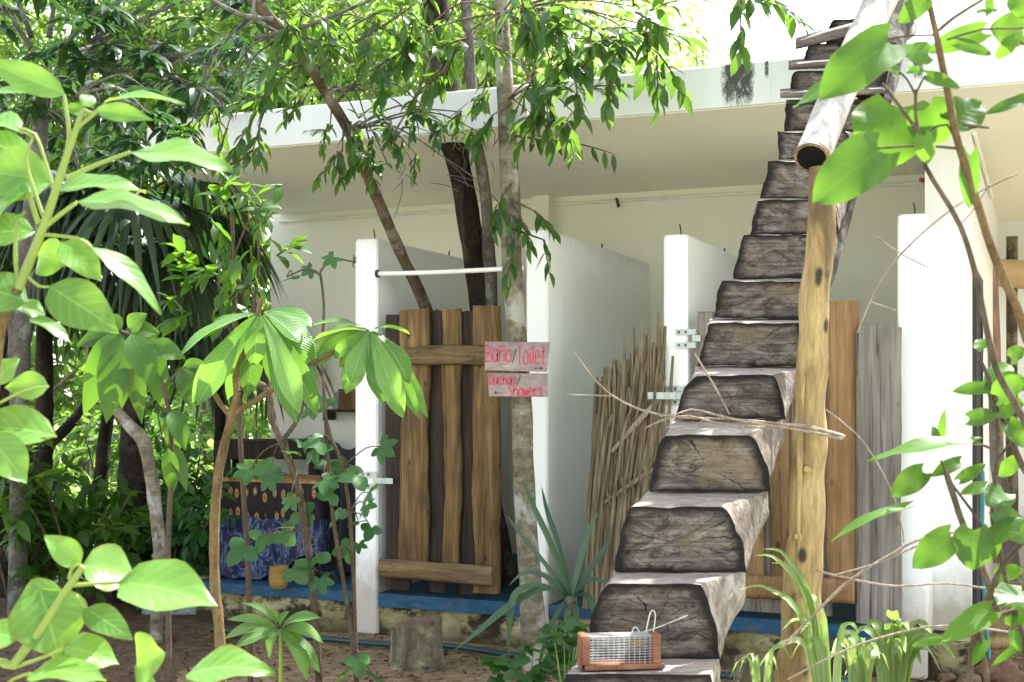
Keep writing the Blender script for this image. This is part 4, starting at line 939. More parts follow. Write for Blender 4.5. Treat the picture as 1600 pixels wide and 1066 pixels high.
SP2 = [(545, 200, 7.3, 14, -.5, -.8, .85), (565, 235, 7.3, 14, .1, -.9, .8), (600, 185, 7.2, 14, .4, -.8, .8), (585, 250, 7.3, 8, .3, -.9, .8), (535, 235, 7.3, 14, -.8, -.5, .8), (640, 175, 7.2, 10, .6, -.7, .8), (560, 185, 7.2, 14, .3, -.3, .8),
       (450, 40, 6.9, 22, -.2, -.4, 1), (480, 20, 6.9, 22, .4, -.3, 1), (430, 115, 7.0, 16, -.6, -.8, 1), (405, 195, 7.0, 14, -.3, -.9, .9), (420, 150, 7, 8, -.5, -.8, .9), (520, 60, 7, 16, .3, -.5, 1), (590, 40, 7.05, 14, .4, -.5, 1), (625, 10, 7.05, 14, .4, -.5, 1), (395, 235, 7.0, 8, .3, -.9, .8), (355, 200, 7, 7, -.2, -.9, .8),
       (660, 165, 7.2, 14, -.3, -.8, .62), (690, 190, 7.2, 12, .2, -.9, .6), (720, 175, 7.25, 14, -.2, -.8, .62), (745, 205, 7.25, 12, .3, -.7, .6), (620, 215, 7.3, 12, -.4, -.6, .6), (575, 205, 7.3, 14, .5, -.5, .62), (650, 240, 7.35, 8, .3, -.8, .55), (515, 205, 7.3, 12, -.6, -.4, .62), (605, 255, 7.35, 10, -.2, -.8, .6), (340, 165, 7.1, 14, -.5, -.6, .7), (300, 190, 7.1, 12, -.6, -.5, .7), (470, 165, 7.1, 12, .2, -.6, .65)]
sprays(lt, lpts[4:], SP2, M['lf_mid'], M['greybark'], r, .13, .052, .2)

# charred trunk and grey stem growing through the roof
ct = tag_tree('charred_tree', 'thick black trunk rising from the left stall through a hole in the roof', V((at(760, 0, 8.4).x, 8.45, .27)))
m = MB(); pts = [(770, 930, 8.45, 20), (757, 560, 8.35, 20), (752, 470, 8.3, 19), (741, 400, 8.25, 18), (730, 330, 8.15, 18), (718, 270, 8.05, 18), (711, 235, 7.98, 19), (709, 222, 7.95, 25), (705, 190, 7.9, 24), (695, 120, 7.9, 22), (684, 40, 7.9, 22), (676, -60, 7.9, 20)]
m.tube([at(x, y, d) for x, y, d, _ in pts], [q*d/F for _, _, d, q in pts], 14, 0, .10, .06, seed=7., nf=6); m.build('trunk', M['darkbark'], ct)
m = MB()
br([(733, 430, 8.15), (725, 380, 8.05), (722, 300, 8.0), (735, 205, 7.8)], .02, .012); m.build('limb', M['darkbark'], ct)
gt = tag_tree('grey_sapling_tree', 'slender grey stem rising beside the black trunk under the roof', V((at(770, 0, 8.3).x, 8.3, .27)))
m = MB(); pts = [(775, 930, 8.3, 11), (768, 480, 8.25, 10), (764, 400, 8.15, 10), (760, 320, 8.05, 9), (752, 260, 7.95, 9), (744, 215, 7.88, 9), (736, 120, 7.85, 9), (728, 0, 7.8, 8), (722, -80, 7.8, 7)]
m.tube([at(x, y, d) for x, y, d, _ in pts], [q*d/F for _, _, d, q in pts], 10, 0, .10, .07, seed=9., nf=7); m.build('trunk', M['greybark'], gt)
lm, bm = MB(), MB(); crown(lm, bm, at(700, -160, 7.8), (1.0, .8, .5), 60, 8, .13, .05, r, at(684, -60, 7.9), 6); lm.merge(bm).build('foliage', [M['lf_mid'], M['darkbark']], ct)

# background trees above the roof
BT = [(20, 20.5, 6.6, 2.4, 2.3, 0), (180, 21, 6.6, 2.4, 2.4, 1), (320, 20, 6.6, 2.2, 2.4, 0), (450, 19, 6.4, 2.1, 2.1, 1), (560, 18.5, 6.2, 2.0, 2.1, 0), (670, 17, 6.0, 1.8, 2.0, 1), (780, 17, 6.0, 1.7, 2.0, 0), (880, 16, 5.6, 1.4, 1.7, 1), (980, 18.5, 5.9, 1.2, 1.8, 0), (1090, 22, 6.6, 1.2, 1.5, 1), (1290, 24, 6.6, 1.0, 1.2, 1), (620, 21, 6.8, 2.4, 2.6, 1), (380, 21, 6.8, 2.6, 2.8, 0)]
LBL = ['at the far left behind the palms', 'behind the left end of the roof', 'behind the roof right of the palms', 'behind the roof where the brown trunk leans', 'behind the roof left of the black trunk', 'directly behind the black trunk', 'directly behind the slim pale trunk', 'behind the roof just right of the pale trunk', 'behind the roof between the pale trunk and the beige column', 'far behind the beige roof column', 'far behind the top of the log stairs', 'tall and far behind the black trunk', 'tall and far behind the roof left of the leaning trunk']
for i, (px, d, zc, rx, rz, kd) in enumerate(BT):
    c = V(((px-HX)/F*d, d, zc)); b = V((c.x+r.uniform(-.3, .3), d, 0))
    t = tag_tree('broadleaf_tree', ('deep green' if kd == 0 else 'yellow green')+' sunlit tree '+LBL[i], b, 'tree', 'sunlit trees behind the block')
    m = MB(); st = c+V((0, 0, -rz*.45)); m.tube([b+V((0, 0, -.05)), b.lerp(st, .5)+rvec(r)*.12, st], [.13, .10, .07], 9, 0, .12, .2); m.build('trunk', M['greybark'] if kd else M['brownbark'], t)
    lm, bm = MB(), MB(); thin = .42 if px > 940 else 1.
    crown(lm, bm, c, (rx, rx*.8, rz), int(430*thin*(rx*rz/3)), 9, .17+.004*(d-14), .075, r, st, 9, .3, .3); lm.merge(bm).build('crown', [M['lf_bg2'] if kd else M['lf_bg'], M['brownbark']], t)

# left canopy tree with glossy whorled leaves
b = V((at(28, 0, 8.6).x, 8.6, 0)); t = tag_tree('canopy_tree', 'dark glossy leaved tree arching over the left end of the roof', b)
m = MB(); ct_ = at(70, 130, 8.4); m.tube([b+V((0, 0, -.05)), at(30, 700, 8.6), at(40, 420, 8.5), ct_], [.07, .06, .055, .05], 10, 0, .12, .12); m.build('trunk', M['greybark'], t)
lm, bm = MB(), MB()
for i in range(250):
    px, py = r.uniform(-20, 430), r.uniform(-90, 190)
    if i > 150: px, py = r.uniform(-30, 235), r.uniform(120, 400)
    if py > 175-(px-250)*.12 and px > 230: continue
    if mnoise.noise(V((px*.012, py*.016, 1)))<-.22: continue
    p = at(px, py, r.uniform(7.7, 9.0) if i <= 150 else r.uniform(8.8, 9.8)); n = r.randint(7, 11)
    for j in range(n):
        a = 6.283*j/n+r.random(); q = V((math.cos(a), math.sin(a), r.uniform(-.45, .1)))
        small_leaf(lm, p, q, V((0, 0, 1))+rvec(r)*.35, r.uniform(.15, .24), r.uniform(.045, .065), 0, r.uniform(.1, .4))
    if i % 8 == 0: bm.tube([ct_.lerp(p, .25)+V((0, 0, .1)), ct_.lerp(p, .7)+V((0, 0, .12)), p], [.02, .012, .006], 6)
for i in range(26):
    p = at(r.uniform(165, 345), r.uniform(135, 265), r.uniform(6.9, 7.7))
    for j in range(8):
        a = 6.283*j/8+r.random(); small_leaf(lm, p, V((math.cos(a), math.sin(a), r.uniform(-.7, .0))), V((0, 0, 1))+rvec(r)*.4, r.uniform(.12, .2), r.uniform(.045, .06), 0, r.uniform(.1, .4))
    if i % 3 == 0: bm.tube([at(120, 150, 7.6), at(120, 150, 7.6).lerp(p, .6)+V((0, 0, .1)), p], [.012, .008, .004], 6)
lm.merge(bm).build('crown', [M['lf_dark'], M['greybark']], t)

# fan palms
def fan(mb, hub, d, R, n, r, wid=.038, droop=.35, spread=2.3):
    d = d.normalized(); s = d.cross(V((0, 0, 1))); s = s.normalized() if s.length > .1 else V((1, 0, 0)); up = s.cross(d)
    for i in range(n):
        th = (i/(n-1)-.5)*spread*1.6; q = d*math.cos(th)+s*math.sin(th); L = R*(.75+.25*math.cos(th))*r.uniform(.9, 1.08)
        nn = (up+rvec(r)*.25).normalized(); pts = []; w0 = wid
        vs, uv = [], []
        K = 7
        for k in range(K+1):
            v = k/K; p = hub+q*L*v+V((0, 0, -droop*L*v*v*v*1.3)); side = q.cross(nn).normalized(); w_ = w0*(.25+1.6*v if v < .45 else max(0, 1-((v-.45)/.55)**1.5))*.5
            vs += [p-side*w_, p+nn*w_*.35, p+side*w_]; uv += [(0, v), (.5, v), (1, v)]
        mb.add(vs, [(k*3+j, k*3+j+1, k*3+j+4, k*3+j+3) for k in range(K) for j in range(2)], 0, True, uv)
def palm(label, px, d, ztop, specs, r, trunk_r=.085):
    b = V((at(px, 0, d).x, d, 0)); t = tag_tree('fan_palm', label, b, 'palm', 'dark fan palms on the left')
    top = V((b.x+.03, d, ztop)); m = MB(); m.tube([b+V((0, 0, -.05)), b.lerp(top, .5)+V((.03, 0, 0)), top], [trunk_r*1.2, trunk_r, trunk_r*.9], 12, 0, .2, .1, nf=9); m.build('trunk', M['darkbark'], t)
    pm, fm = MB(), MB()
    for (dx, dy, dz, pl, R) in specs:
        q = V((dx, dy, dz)).normalized(); hub = top+q*pl+V((0, 0, -.10*pl)); pm.tube([top, top+q*pl*.5+V((0, 0, .02)), hub], [.016, .012, .009], 6)
        fan(fm, hub, (hub-top).normalized()+V((0, 0, -.45)), R, 20, r, .066, r.uniform(.3, .75))
    pm.build('stalk', M['darkstem'], t); fm.build('frond', M['lf_palm'], t)
def specs(n, r, lo=-.9, hi=.7): return [(math.cos(6.283*i/n+r.uniform(-.2, .2)), math.sin(6.283*i/n+r.uniform(-.2, .2)), r.uniform(lo, hi), r.uniform(.35, .75), r.uniform(.5, .78)) for i in range(n)]
palm('dark fan palm with drooping fronds under the left end of the roof', 198, 9.6, 2.95, specs(22, r), r)
palm('dark fan palm half hidden at the left edge behind the big leaved sapling', 60, 10.2, 2.9, specs(15, r, -.6, .8), r, .07)
palm('low dark fan palm with fine fronds right of the other palms', 335, 10.6, 2.25, specs(9, r, -.5, .6), r, .05)
# other dark trunks and sticks
def trunk(name, label, pts, mat, cat='trunk', n=10, seed=0., group=None):
    m = MB(); m.tube([at(x, y, d) for x, y, d, _ in pts], [q*d/F for _, _, d, q in pts], n, 0, .13, .08, seed=seed, nf=8)
    x, y, d, _ = pts[0]; o = m.build(name, mat, None, at(x, y, d)); return tag(o, label, cat, group)
trunk('dead_tree', 'slim dark trunk standing just left of the palm trunk', [(146, 880, 10.6, 14), (155, 780, 10.6, 12), (163, 690, 10.6, 11), (172, 610, 10.6, 9)], M['darkbark'], 'tree', seed=2)
trunk('dead_tree', 'black trunk leaning against the right side of the palm trunk', [(226, 905, 10.0, 13), (220, 800, 10.0, 13), (212, 700, 10.0, 12), (205, 560, 10.0, 12)], M['darkbark'], 'tree', seed=5)
trunk('broken_tree', 'pale broken trunk bending sharply at its top beside the palms', [(244, 1003, 8.1, 11), (246, 940, 8.1, 10), (249, 880, 8.1, 10), (244, 800, 8.1, 10.5), (236, 740, 8.1, 10.5), (224, 690, 8.1, 10.5), (205, 668, 8.1, 10), (180, 640, 8.1, 7), (171, 624, 8.1, 5)], M['palebark'], 'tree', n=12, seed=3)
trunk('dark_tree', 'heavy dark trunk at the left edge of the photo', [(5, 930, 9.2, 26), (8, 800, 9.2, 24), (2, 650, 9.2, 23), (6, 450, 9.2, 22)], M['darkbark'], 'tree', seed=8)
trunk('thin_tree', 'thin grey trunk just right of the heavy dark trunk', [(33, 915, 8.9, 11), (29, 800, 8.9, 9), (24, 640, 8.9, 9), (20, 480, 8.9, 8)], M['greybark'], 'tree', seed=9)
trunk('fallen_branch', 'dark fallen branch sloping down to the foot of the palm', [(30, 770, 9.4, 6), (75, 822, 9.3, 8), (118, 868, 9.2, 9), (150, 900, 9.1, 9)], M['darkbark'], 'branch', 8, 3)
trunk('dead_stick', 'long black stick slanting upward left of the palm trunk', [(40, 722, 11, 5), (115, 655, 11, 7), (190, 560, 11, 8), (260, 470, 11, 8)], M['darkbark'], 'stick', 8, 4)
trunk('dead_stick', 'shorter black stick slanting beneath the long one', [(45, 720, 11.2, 6), (80, 695, 11.2, 7), (118, 660, 11.2, 4)], M['darkbark'], 'stick', 8, 6)
trunk('bare_pole', 'pale bare pole slanting beside the long black stick', [(52, 640, 10.8, 2), (85, 608, 10.8, 3), (122, 576, 10.8, 3)], M['twig'], 'pole', 6, 1)

# undergrowth on the left
lm, wm = MB(), MB()
for i in range(2600):
    d = r.uniform(10.5, 24); x = (r.uniform(-40, 470)-HX)/F*d; 
    if mnoise.noise(V((x*.8, d*.5, 0)))<-.12: continue
    h = r.uniform(.05, .25)+(.5*r.random()**3); p = V((x, d, 0))
    cluster(lm, None, p+V((0, 0, h)), V((r.uniform(-1, 1), r.uniform(-1, 1), .6)), 7, r.uniform(.10, .2), .06, r, .25, .15)
tag(lm.build('undergrowth', M['lf_bg2']), 'sunlit low green undergrowth covering the ground beyond the palms', 'undergrowth', kind='stuff')
lm = MB()
for i in range(2300):
    d = r.uniform(21, 30); x = (r.uniform(-200, 1000)-HX)/F*d; z = r.uniform(.1, 8.5)
    if mnoise.noise(V((x*.45, d*.3, z*.55)))<-.02: continue
    cluster(lm, None, V((x, d, z)), rvec(r)+V((0, 0, .2)), 9, r.uniform(.26, .42), .15, r, .3, .35)
for i in range(1300):
    d = r.uniform(20, 26); x = (r.uniform(-150, 430)-HX)/F*d; z = r.uniform(.2, 5.2)
    if mnoise.noise(V((x*.5, d*.3, z*.6)))<-.2: continue
    cluster(lm, None, V((x, d, z)), rvec(r)+V((0, 0, .2)), 9, r.uniform(.22, .36), .13, r, .3, .3)
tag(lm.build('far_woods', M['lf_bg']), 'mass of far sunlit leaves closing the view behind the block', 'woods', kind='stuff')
SH = [(20, 8.9, 1.5), (128, 8.7, 1.1), (262, 9.1, .8), (180, 11.5, 1.9), (60, 9.6, .9), (255, 9.9, .8), (330, 9.7, .7), (110, 10.2, .9), (290, 10.8, 1.5), (30, 12.5, 1.2), (95, 14, 1.5), (150, 12, .7), (230, 13.5, 1.4), (285, 12.4, 1.1), (330, 14.5, 1.5), (385, 12.3, 1.3), (120, 17, 2.3), (300, 18, 2.4), (400, 16.5, 2.0), (20, 17, 2.2), (210, 19, 2.6)]
SL = ['at the very left edge in front of the heavy dark trunk', 'in front of the slim dark trunk and the palm', 'right of the pale broken trunk near the grey slab', 'tall, just behind the palm trunk', 'low, in front of the heavy dark trunk', 'low, right beside the pale broken trunk', 'low, beside the grey concrete slab', 'low, beside the slim dark trunk', 'rising between the palms and the brown stem', 'at the left edge', 'behind the slanting sticks', 'low beside the palm trunk', 'behind the pale broken trunk', 'between the broken trunk and the brown stem', 'behind the ribbed leaves', 'behind the dark bench', 'tall, behind the slanting sticks', 'tall, behind the brown stem', 'tall, behind the dark bench', 'tall, at the far left', 'tallest, behind the palm trunk']
for i, (px, d, h) in enumerate(SH):
    b = V((at(px, 0, d).x, d, 0)); t = thing('shrub', 'leafy sunlit shrub '+SL[i], 'shrub', b, 0, 'sunlit shrubs beyond the palms'); lm, wm = MB(), MB()
    for j in range(6):
        e = b+V((r.uniform(-.5, .5), r.uniform(-.4, .4), h*r.uniform(.6, 1))); wm.tube([b, b.lerp(e, .5)+V((0, 0, .1)), e], [.016, .010, .004], 5)
        for q in range(9): cluster(lm, None, b.lerp(e, r.uniform(.35, 1))+rvec(r)*.12, rvec(r)+V((0, 0, .2)), 7, r.uniform(.12, .19), .07, r, .3, .2)
    lm.build('foliage', (M['lf_bg'], M['lf_bg2'])[i % 2] if i > 8 else M[('lf_mid', 'lf_heart', 'lf_lobed')[i % 3]], t); wm.build('stem', M['darkstem'], t)
for i, (px, d) in enumerate(((75, 15), (315, 17), (215, 20), (345, 13.5), (135, 13))):
    trunk('slender_tree', 'thin straight trunk '+['far behind the slanting sticks', 'far behind the brown stem', 'farthest, behind the palm trunk', 'beside the dark bench', 'just left of the dead trunk'][i], [(px, HY+EYE*F/d+4, d, 4), (px+4, 600, d, 3.5), (px-3, 380, d, 3), (px+5, 100, d, 2.6)], M['greybark'], 'tree', 7, i*2., 'thin trunks in the undergrowth')
# ================================================================== foreground and middle plants
CAMP = V((0, 0, EYE))
def pl(mb, L, d, kind, dz=.0, up=.55, nseg=9, nx=3, arch=.08, fold=.22, wav=.035, r=random):
    """leaves given as (base x,y, tip x,y, width px [, depth offset, up bias])"""
    for q in L:
        bx, by, tx, ty, w_ = q[:5]; do = q[5] if len(q) > 5 else r.uniform(-.06, .06); ub = q[6] if len(q) > 6 else up
        b = at(bx, by, d+do); t = at(tx, ty, d+do+r.uniform(-.05, .05)+dz)
        view = (CAMP-b).normalized(); n = view*(1-ub)+V((0, 0, 1))*ub+rvec(r)*.12
        ax = (t-b).normalized(); nn = n-ax*n.dot(ax); nn.normalize(); c = max(.62, abs(nn.dot(view-ax*view.dot(ax))))
        leaf(mb, b, t, nn, w_*d/F/c, kind, nseg, nx, arch*r.uniform(.4, 1.3), fold*r.uniform(.5, 1.2), wav, 0, r.uniform(0, 6))
def stems(mb, L, d, n=8, noise=.05):
    for pts, ra, rb in L:
        P_ = [at(p[0], p[1], d+(p[2] if len(p) > 2 else 0)) for p in pts]
        mb.tube(P_, [(ra+(rb-ra)*i/(len(P_)-1))*d/F for i in range(len(P_))], n, 0, noise, .03, nf=18)
# --- big soft leaved sapling, upper left
r = random.Random(31); D = 2.75
t = thing('big_leaf_sapling', 'tall sapling with large soft pale green leaves at the upper left', 'sapling', V((at(-20, 0, D).x, D, 0)))
s_ = MB(); stems(s_, [([(-70, 1740), (-40, 1100), (-14, 640), (4, 500), (28, 452)], 13, 8)], D); s_.build('trunk', M['brownstem'], t)
s_ = MB(); stems(s_, [([(28, 452), (52, 395), (75, 335), (98, 262), (118, 205), (130, 172)], 8, 4.5), ([(98, 270), (108, 215), (104, 175), (100, 148)], 4, 2.6), ([(105, 278), (150, 258), (203, 238)], 4, 3), ([(66, 358), (95, 335), (118, 318)], 4, 3), ([(60, 366), (120, 372), (142, 386)], 3, 2.4),
    ([(120, 200), (145, 180), (165, 162)], 4, 2.4), ([(70, 345), (40, 250), (52, 215), (30, 205)], 3, 2), ([(40, 430), (60, 447), (77, 448)], 3, 2), ([(30, 450), (24, 400), (26, 340)], 4, 2.5), ([(60, 350), (50, 320), (46, 300)], 4, 3), ([(85, 300), (70, 250), (55, 210), (28, 200)], 3, 2), ([(128, 172), (150, 178)], 3, 2)], D); s_.build('stalk', M['greenstem'], t)
lm = MB()
pl(lm, [(102, 148, -35, 92, 46, .02, .25), (54, 147, -60, 150, 22, 0, .6), (163, 160, 290, 163, 26, 0, .75), (152, 173, 240, 188, 26, -.05, .2), (138, 178, 95, 168, 20, .04, .2), (128, 165, 148, 152, 18, 0, .3),
    (203, 238, 364, 266, 62, -.05, .6), (118, 316, 296, 352, 54, -.08, .65), (92, 296, 228, 300, 44, .06, .6), (77, 447, 186, 520, 72, 0, .25), (142, 386, 252, 492, 30, -.04, .75), (96, 378, 158, 440, 50, .08, .3), (60, 400, 112, 412, 48, .12, .2),
    (80, 286, -50, 268, 84, .05, .35), (46, 300, -30, 330, 70, .0, .5), (26, 345, 22, 338, 30, 0, .4), (54, 362, -40, 376, 46, .05, .5), (44, 472, -60, 440, 60, 0, .5), (30, 205, -50, 190, 50, .1, .6), (48, 245, -60, 215, 40, .12, .5),
    (88, 682, -70, 668, 60, .02, .35), (76, 604, 8, 606, 44, .05, .3), (-20, 680, 42, 756, 62, -.1, .45), (45, 498, 112, 538, 22, 0, .6), (20, 470, 70, 505, 30, .05, .6), (-10, 600, 30, 560, 40, .1, .4)], D, 'ovate', r=r, wav=.05)
stk = MB(); stems(stk, [([(-30, 700), (10, 690), (-20, 690)], 2.5, 2), ([(-20, 640), (40, 610), (76, 604)], 2.5, 1.8), ([(-20, 730), (40, 690), (88, 682)], 2.5, 1.8)], D); stk.build('petiole', M['greenstem'], t)
lm.build('foliage', M['lf_big'], t)
# --- lower left sapling
r = random.Random(32); D = 2.6
t = thing('big_leaf_sapling', 'low sapling with broad heart shaped pale leaves in the lower left corner', 'sapling', V((at(20, 0, D).x, D, 0)))
s_ = MB(); stems(s_, [([(-60, 1790), (-20, 1100), (20, 1040), (62, 985), (95, 935), (130, 885)], 9, 5.5), ([(110, 915), (150, 912), (188, 910)], 3.4, 2.6), ([(108, 905), (112, 890), (122, 882)], 3, 2.2), ([(20, 1044), (60, 1030), (108, 1010)], 3, 2), ([(-10, 1085), (20, 1062), (48, 1052)], 3, 2), ([(118, 930), (130, 945), (134, 950)], 3, 2)], D); s_.build('stem', M['greenstem'], t)
lm = MB()
pl(lm, [(186, 912, 340, 948, 74, -.06, .5), (128, 884, 214, 905, 74, .04, .35), (126, 882, 68, 836, 44, .06, .3), (62, 920, 92, 1030, 120, .02, .2), (132, 950, 208, 1000, 40, .03, .4), (100, 1010, 186, 1038, 56, 0, .4), (30, 1000, -30, 990, 44, 0, .4), (213, 1040, 258, 1020, 58, .02, .3), (290, 1056, 430, 1052, 54, -.05, .6), (44, 1056, 166, 1064, 46, -.05, .6), (100, 925, 15, 965, 60, .05, .4), (215, 1058, 245, 1075, 26, 0, .2)], D, 'ovate', r=r, wav=.05)
lm.build('foliage', M['lf_big'], t)
# --- ribbed drooping plant
r = random.Random(33); D = 4.7
t = thing('ribbed_leaf_sapling', 'brown stemmed sapling with two whorls of long ribbed drooping leaves before the block', 'sapling', V((at(343, 0, D).x, D, 0)))
s_ = MB(); stems(s_, [([(346, 1275), (344, 1015), (336, 920), (335, 840), (340, 750), (352, 690), (364, 645), (372, 612)], 9.5, 6), ([(372, 612), (368, 590), (378, 560), (396, 520), (404, 486), (409, 466)], 6, 3.5), ([(366, 645), (400, 625), (435, 603), (480, 572), (530, 545), (577, 517)], 5, 3.5), ([(362, 650), (345, 632), (330, 605), (322, 590)], 5, 3)], D, 10, .1); s_.build('stem', M['brownstem'], t)
lm = MB()
W1 = [(404, 490, 282, 556, 38, .0, .7), (402, 492, 308, 634, 50, -.05, .35), (400, 492, 345, 575, 34, .12, .4), (405, 492, 385, 622, 44, .04, .2), (407, 490, 396, 574, 40, -.12, .3), (410, 492, 464, 662, 46, -.06, .25), (412, 490, 497, 652, 40, -.02, .35), (412, 488, 492, 578, 32, .02, .6), (413, 488, 470, 536, 30, -.08, .6), (414, 487, 490, 512, 28, .1, .7), (412, 492, 436, 610, 40, .1, .2), (400, 490, 318, 530, 30, .1, .7), (410, 492, 488, 600, 36, .08, .4), (405, 492, 355, 625, 40, .1, .2)]
W2 = [(576, 516, 490, 532, 30, .02, .75), (576, 517, 494, 572, 34, .06, .5), (577, 518, 540, 616, 44, -.04, .2), (578, 518, 530, 575, 28, .1, .3), (579, 518, 598, 630, 46, -.06, .2), (580, 518, 630, 654, 46, -.02, .25), (581, 518, 656, 655, 30, .04, .4), (581, 517, 640, 600, 40, -.08, .5), (582, 515, 640, 522, 22, .02, .85), (577, 517, 548, 552, 38, -.08, .4), (581, 518, 662, 618, 24, .08, .2), (578, 518, 582, 590, 34, .08, .2)]
W3 = [(q[0], q[1], q[2]+r.uniform(-16, 16), q[3]+r.uniform(-22, 4), q[4]*.8, q[5]+r.uniform(-.14, .14), q[6]) for q in W1[:9]+W2[:7]]
pl(lm, [(q[0], q[1], q[2], q[3], q[4]*.82, q[5], q[6]) for q in W1+W2]+W3, D, 'rib', r=r, nseg=12, nx=3, arch=.10, fold=.35, wav=.03)
lm.build('foliage', M['lf_rib'], t)
# --- second whorl of broad hanging leaves further back
r = random.Random(34); D = 5.6
t = thing('broad_leaf_sapling', 'thin sapling with dark and bright broad leaves hanging before the palm trunks', 'sapling', V((at(262, 0, D).x, D, 0)))
s_ = MB(); stems(s_, [([(268, 1165), (262, 900), (268, 700), (255, 600), (230, 540), (190, 518)], 5, 3), ([(256, 600), (270, 590), (285, 575)], 3, 2)], D); s_.build('stem', M['darkstem'], t)
lm = MB()
pl(lm, [(188, 520, 130, 650, 46), (190, 522, 166, 662, 54), (194, 522, 190, 640, 42), (200, 522, 222, 664, 36), (206, 520, 240, 610, 44), (215, 522, 262, 590, 40), (186, 520, 128, 600, 34), (184, 518, 120, 540, 30), (196, 516, 250, 520, 30), (230, 540, 290, 560, 34), (268, 640, 275, 715, 36), (268, 640, 290, 705, 30), (262, 700, 270, 775, 26), (264, 690, 292, 770, 24), (285, 575, 330, 610, 34), (285, 575, 300, 640, 34), (190, 515, 160, 490, 26), (200, 515, 230, 490, 26), (285, 575, 330, 575, 26), (240, 555, 255, 640, 36)], D, 'ovate', up=.3, r=r, nseg=7, nx=2, arch=.1)
lm.build('foliage', M['lf_heart'], t)
# --- young leafy branches near the roof end
r = random.Random(35); D = 6.2
t = thing('young_tree', 'young tree with small lobed leaves before the left end of the block', 'tree', V((at(385, 0, D).x, D, 0)))
s_ = MB(); stems(s_, [([(392, 1115), (388, 900), (376, 700), (368, 520), (366, 420), (362, 330)], 5, 3), ([(372, 600), (392, 500), (404, 420), (402, 340)], 3, 2), ([(404, 480), (385, 440), (372, 400)], 2.4, 1.5), ([(375, 545), (350, 490), (340, 430)], 3, 1.5), ([(366, 400), (390, 345), (420, 330)], 2, 1)], D); s_.build('trunk', M['darkstem'], t)
lm = MB()
for (x, y, n) in ((362, 325, 6), (405, 335, 7), (425, 330, 6), (392, 385, 5), (432, 400, 7), (350, 380, 6), (340, 430, 7), (372, 400, 5), (346, 455, 6), (404, 440, 5), (330, 420, 6), (290, 400, 7), (300, 450, 7), (350, 300, 6), (330, 345, 7), (385, 300, 6), (300, 490, 7), (440, 290, 5), (360, 470, 7), (270, 470, 6)):
    cluster(lm, lm, at(x, y, D+r.uniform(-.2, .2)), rvec(r)+V((0, -.3, .2)), n, .115, .058, r, .3, .12)
lm.build('foliage', M['lf_heart'], t)
# --- small sprout
def sprout(name, label, px, py, d, L, mat, kind, wav=.02, stem=None, **k):
    r = random.Random(int(px)); b = V((at(px, 0, d).x, d, 0)); t = thing(name, label, 'plant', b); lm, s_ = MB(), MB()
    stems(s_, stem or [([(px, HY+EYE*F/d), (px+2, py+30), (px, py)], 4, 3)], d); s_.build('stem', M['greenstem'], t)
    pl(lm, L, d, kind, r=r, wav=wav, **k); lm.build('foliage', mat, t)
sprout('narrow_leaf_sprout', 'small sprout with a rosette of narrow bright leaves at the bottom left of centre', 437, 985, 5.4,
       [(438, 984, 502, 966, 20), (438, 986, 506, 1006, 20), (440, 988, 500, 1052, 22), (438, 990, 480, 1064, 20), (435, 988, 408, 1002, 16), (434, 986, 366, 1012, 20), (434, 982, 354, 968, 14), (435, 980, 376, 942, 10), (434, 985, 348, 1000, 16), (438, 980, 452, 955, 10), (438, 980, 410, 955, 12), (439, 985, 470, 1020, 20), (436, 988, 420, 1030, 18)], M['lf_rib'], 'lance', up=.6, nx=2, nseg=8, arch=.2)
# --- lobed leaved plants in front of the table
r = random.Random(36); D = 6.0
def lplant(label, ss, leaves, D, mat='lf_lobed', thick=None):
    b = V((at(ss[0][0][0][0], 0, D).x, D, 0)); t = thing('lobed_leaf_plant', label, 'plant', b, 0, 'lobed leaf plants before the table'); s_, lm = MB(), MB()
    stems(s_, ss, D, 8, .1)
    for (x, y, R) in leaves:
        p = at(x, y, D+r.uniform(-.15, .15)); dirv = V((r.uniform(-.9, .9), -.35, r.uniform(-1.1, .1)))
        lobed(lm, p, dirv, V((r.uniform(-.8, .8), r.uniform(-1, .1), r.uniform(.3, 1))), R*D/F*r.uniform(.7, 1.2), 0, r.choice((3, 5, 5)), r)
        q = min((at(a[0], a[1], D) for st, _, _ in ss for a in st), key=lambda z: (z-p).length); s_.tube([q, q.lerp(p, .6)+V((0, 0, .03)), p], [.0035, .0028, .002], 5)
    s_.build('stem', M['darkstem'], t); lm.build('foliage', M[mat], t)
lplant('lobed leaf plant with a thick brown stem before the printed cloth', [([(500, 1130), (497, 1040), (490, 940), (478, 830), (462, 750), (440, 690), (424, 652), (418, 610), (370, 585)], 6, 6), ([(440, 690), (465, 655), (478, 610), (480, 580)], 4, 2), ([(432, 670), (424, 620), (420, 590)], 3, 1.5)],
       [(452, 705, 34), (420, 745, 28), (440, 830, 32), (470, 800, 32), (380, 855, 36), (410, 838, 28), (480, 880, 38), (500, 868, 34), (460, 890, 30), (425, 725, 30), (390, 735, 32), (455, 780, 26), (500, 905, 26)], D)
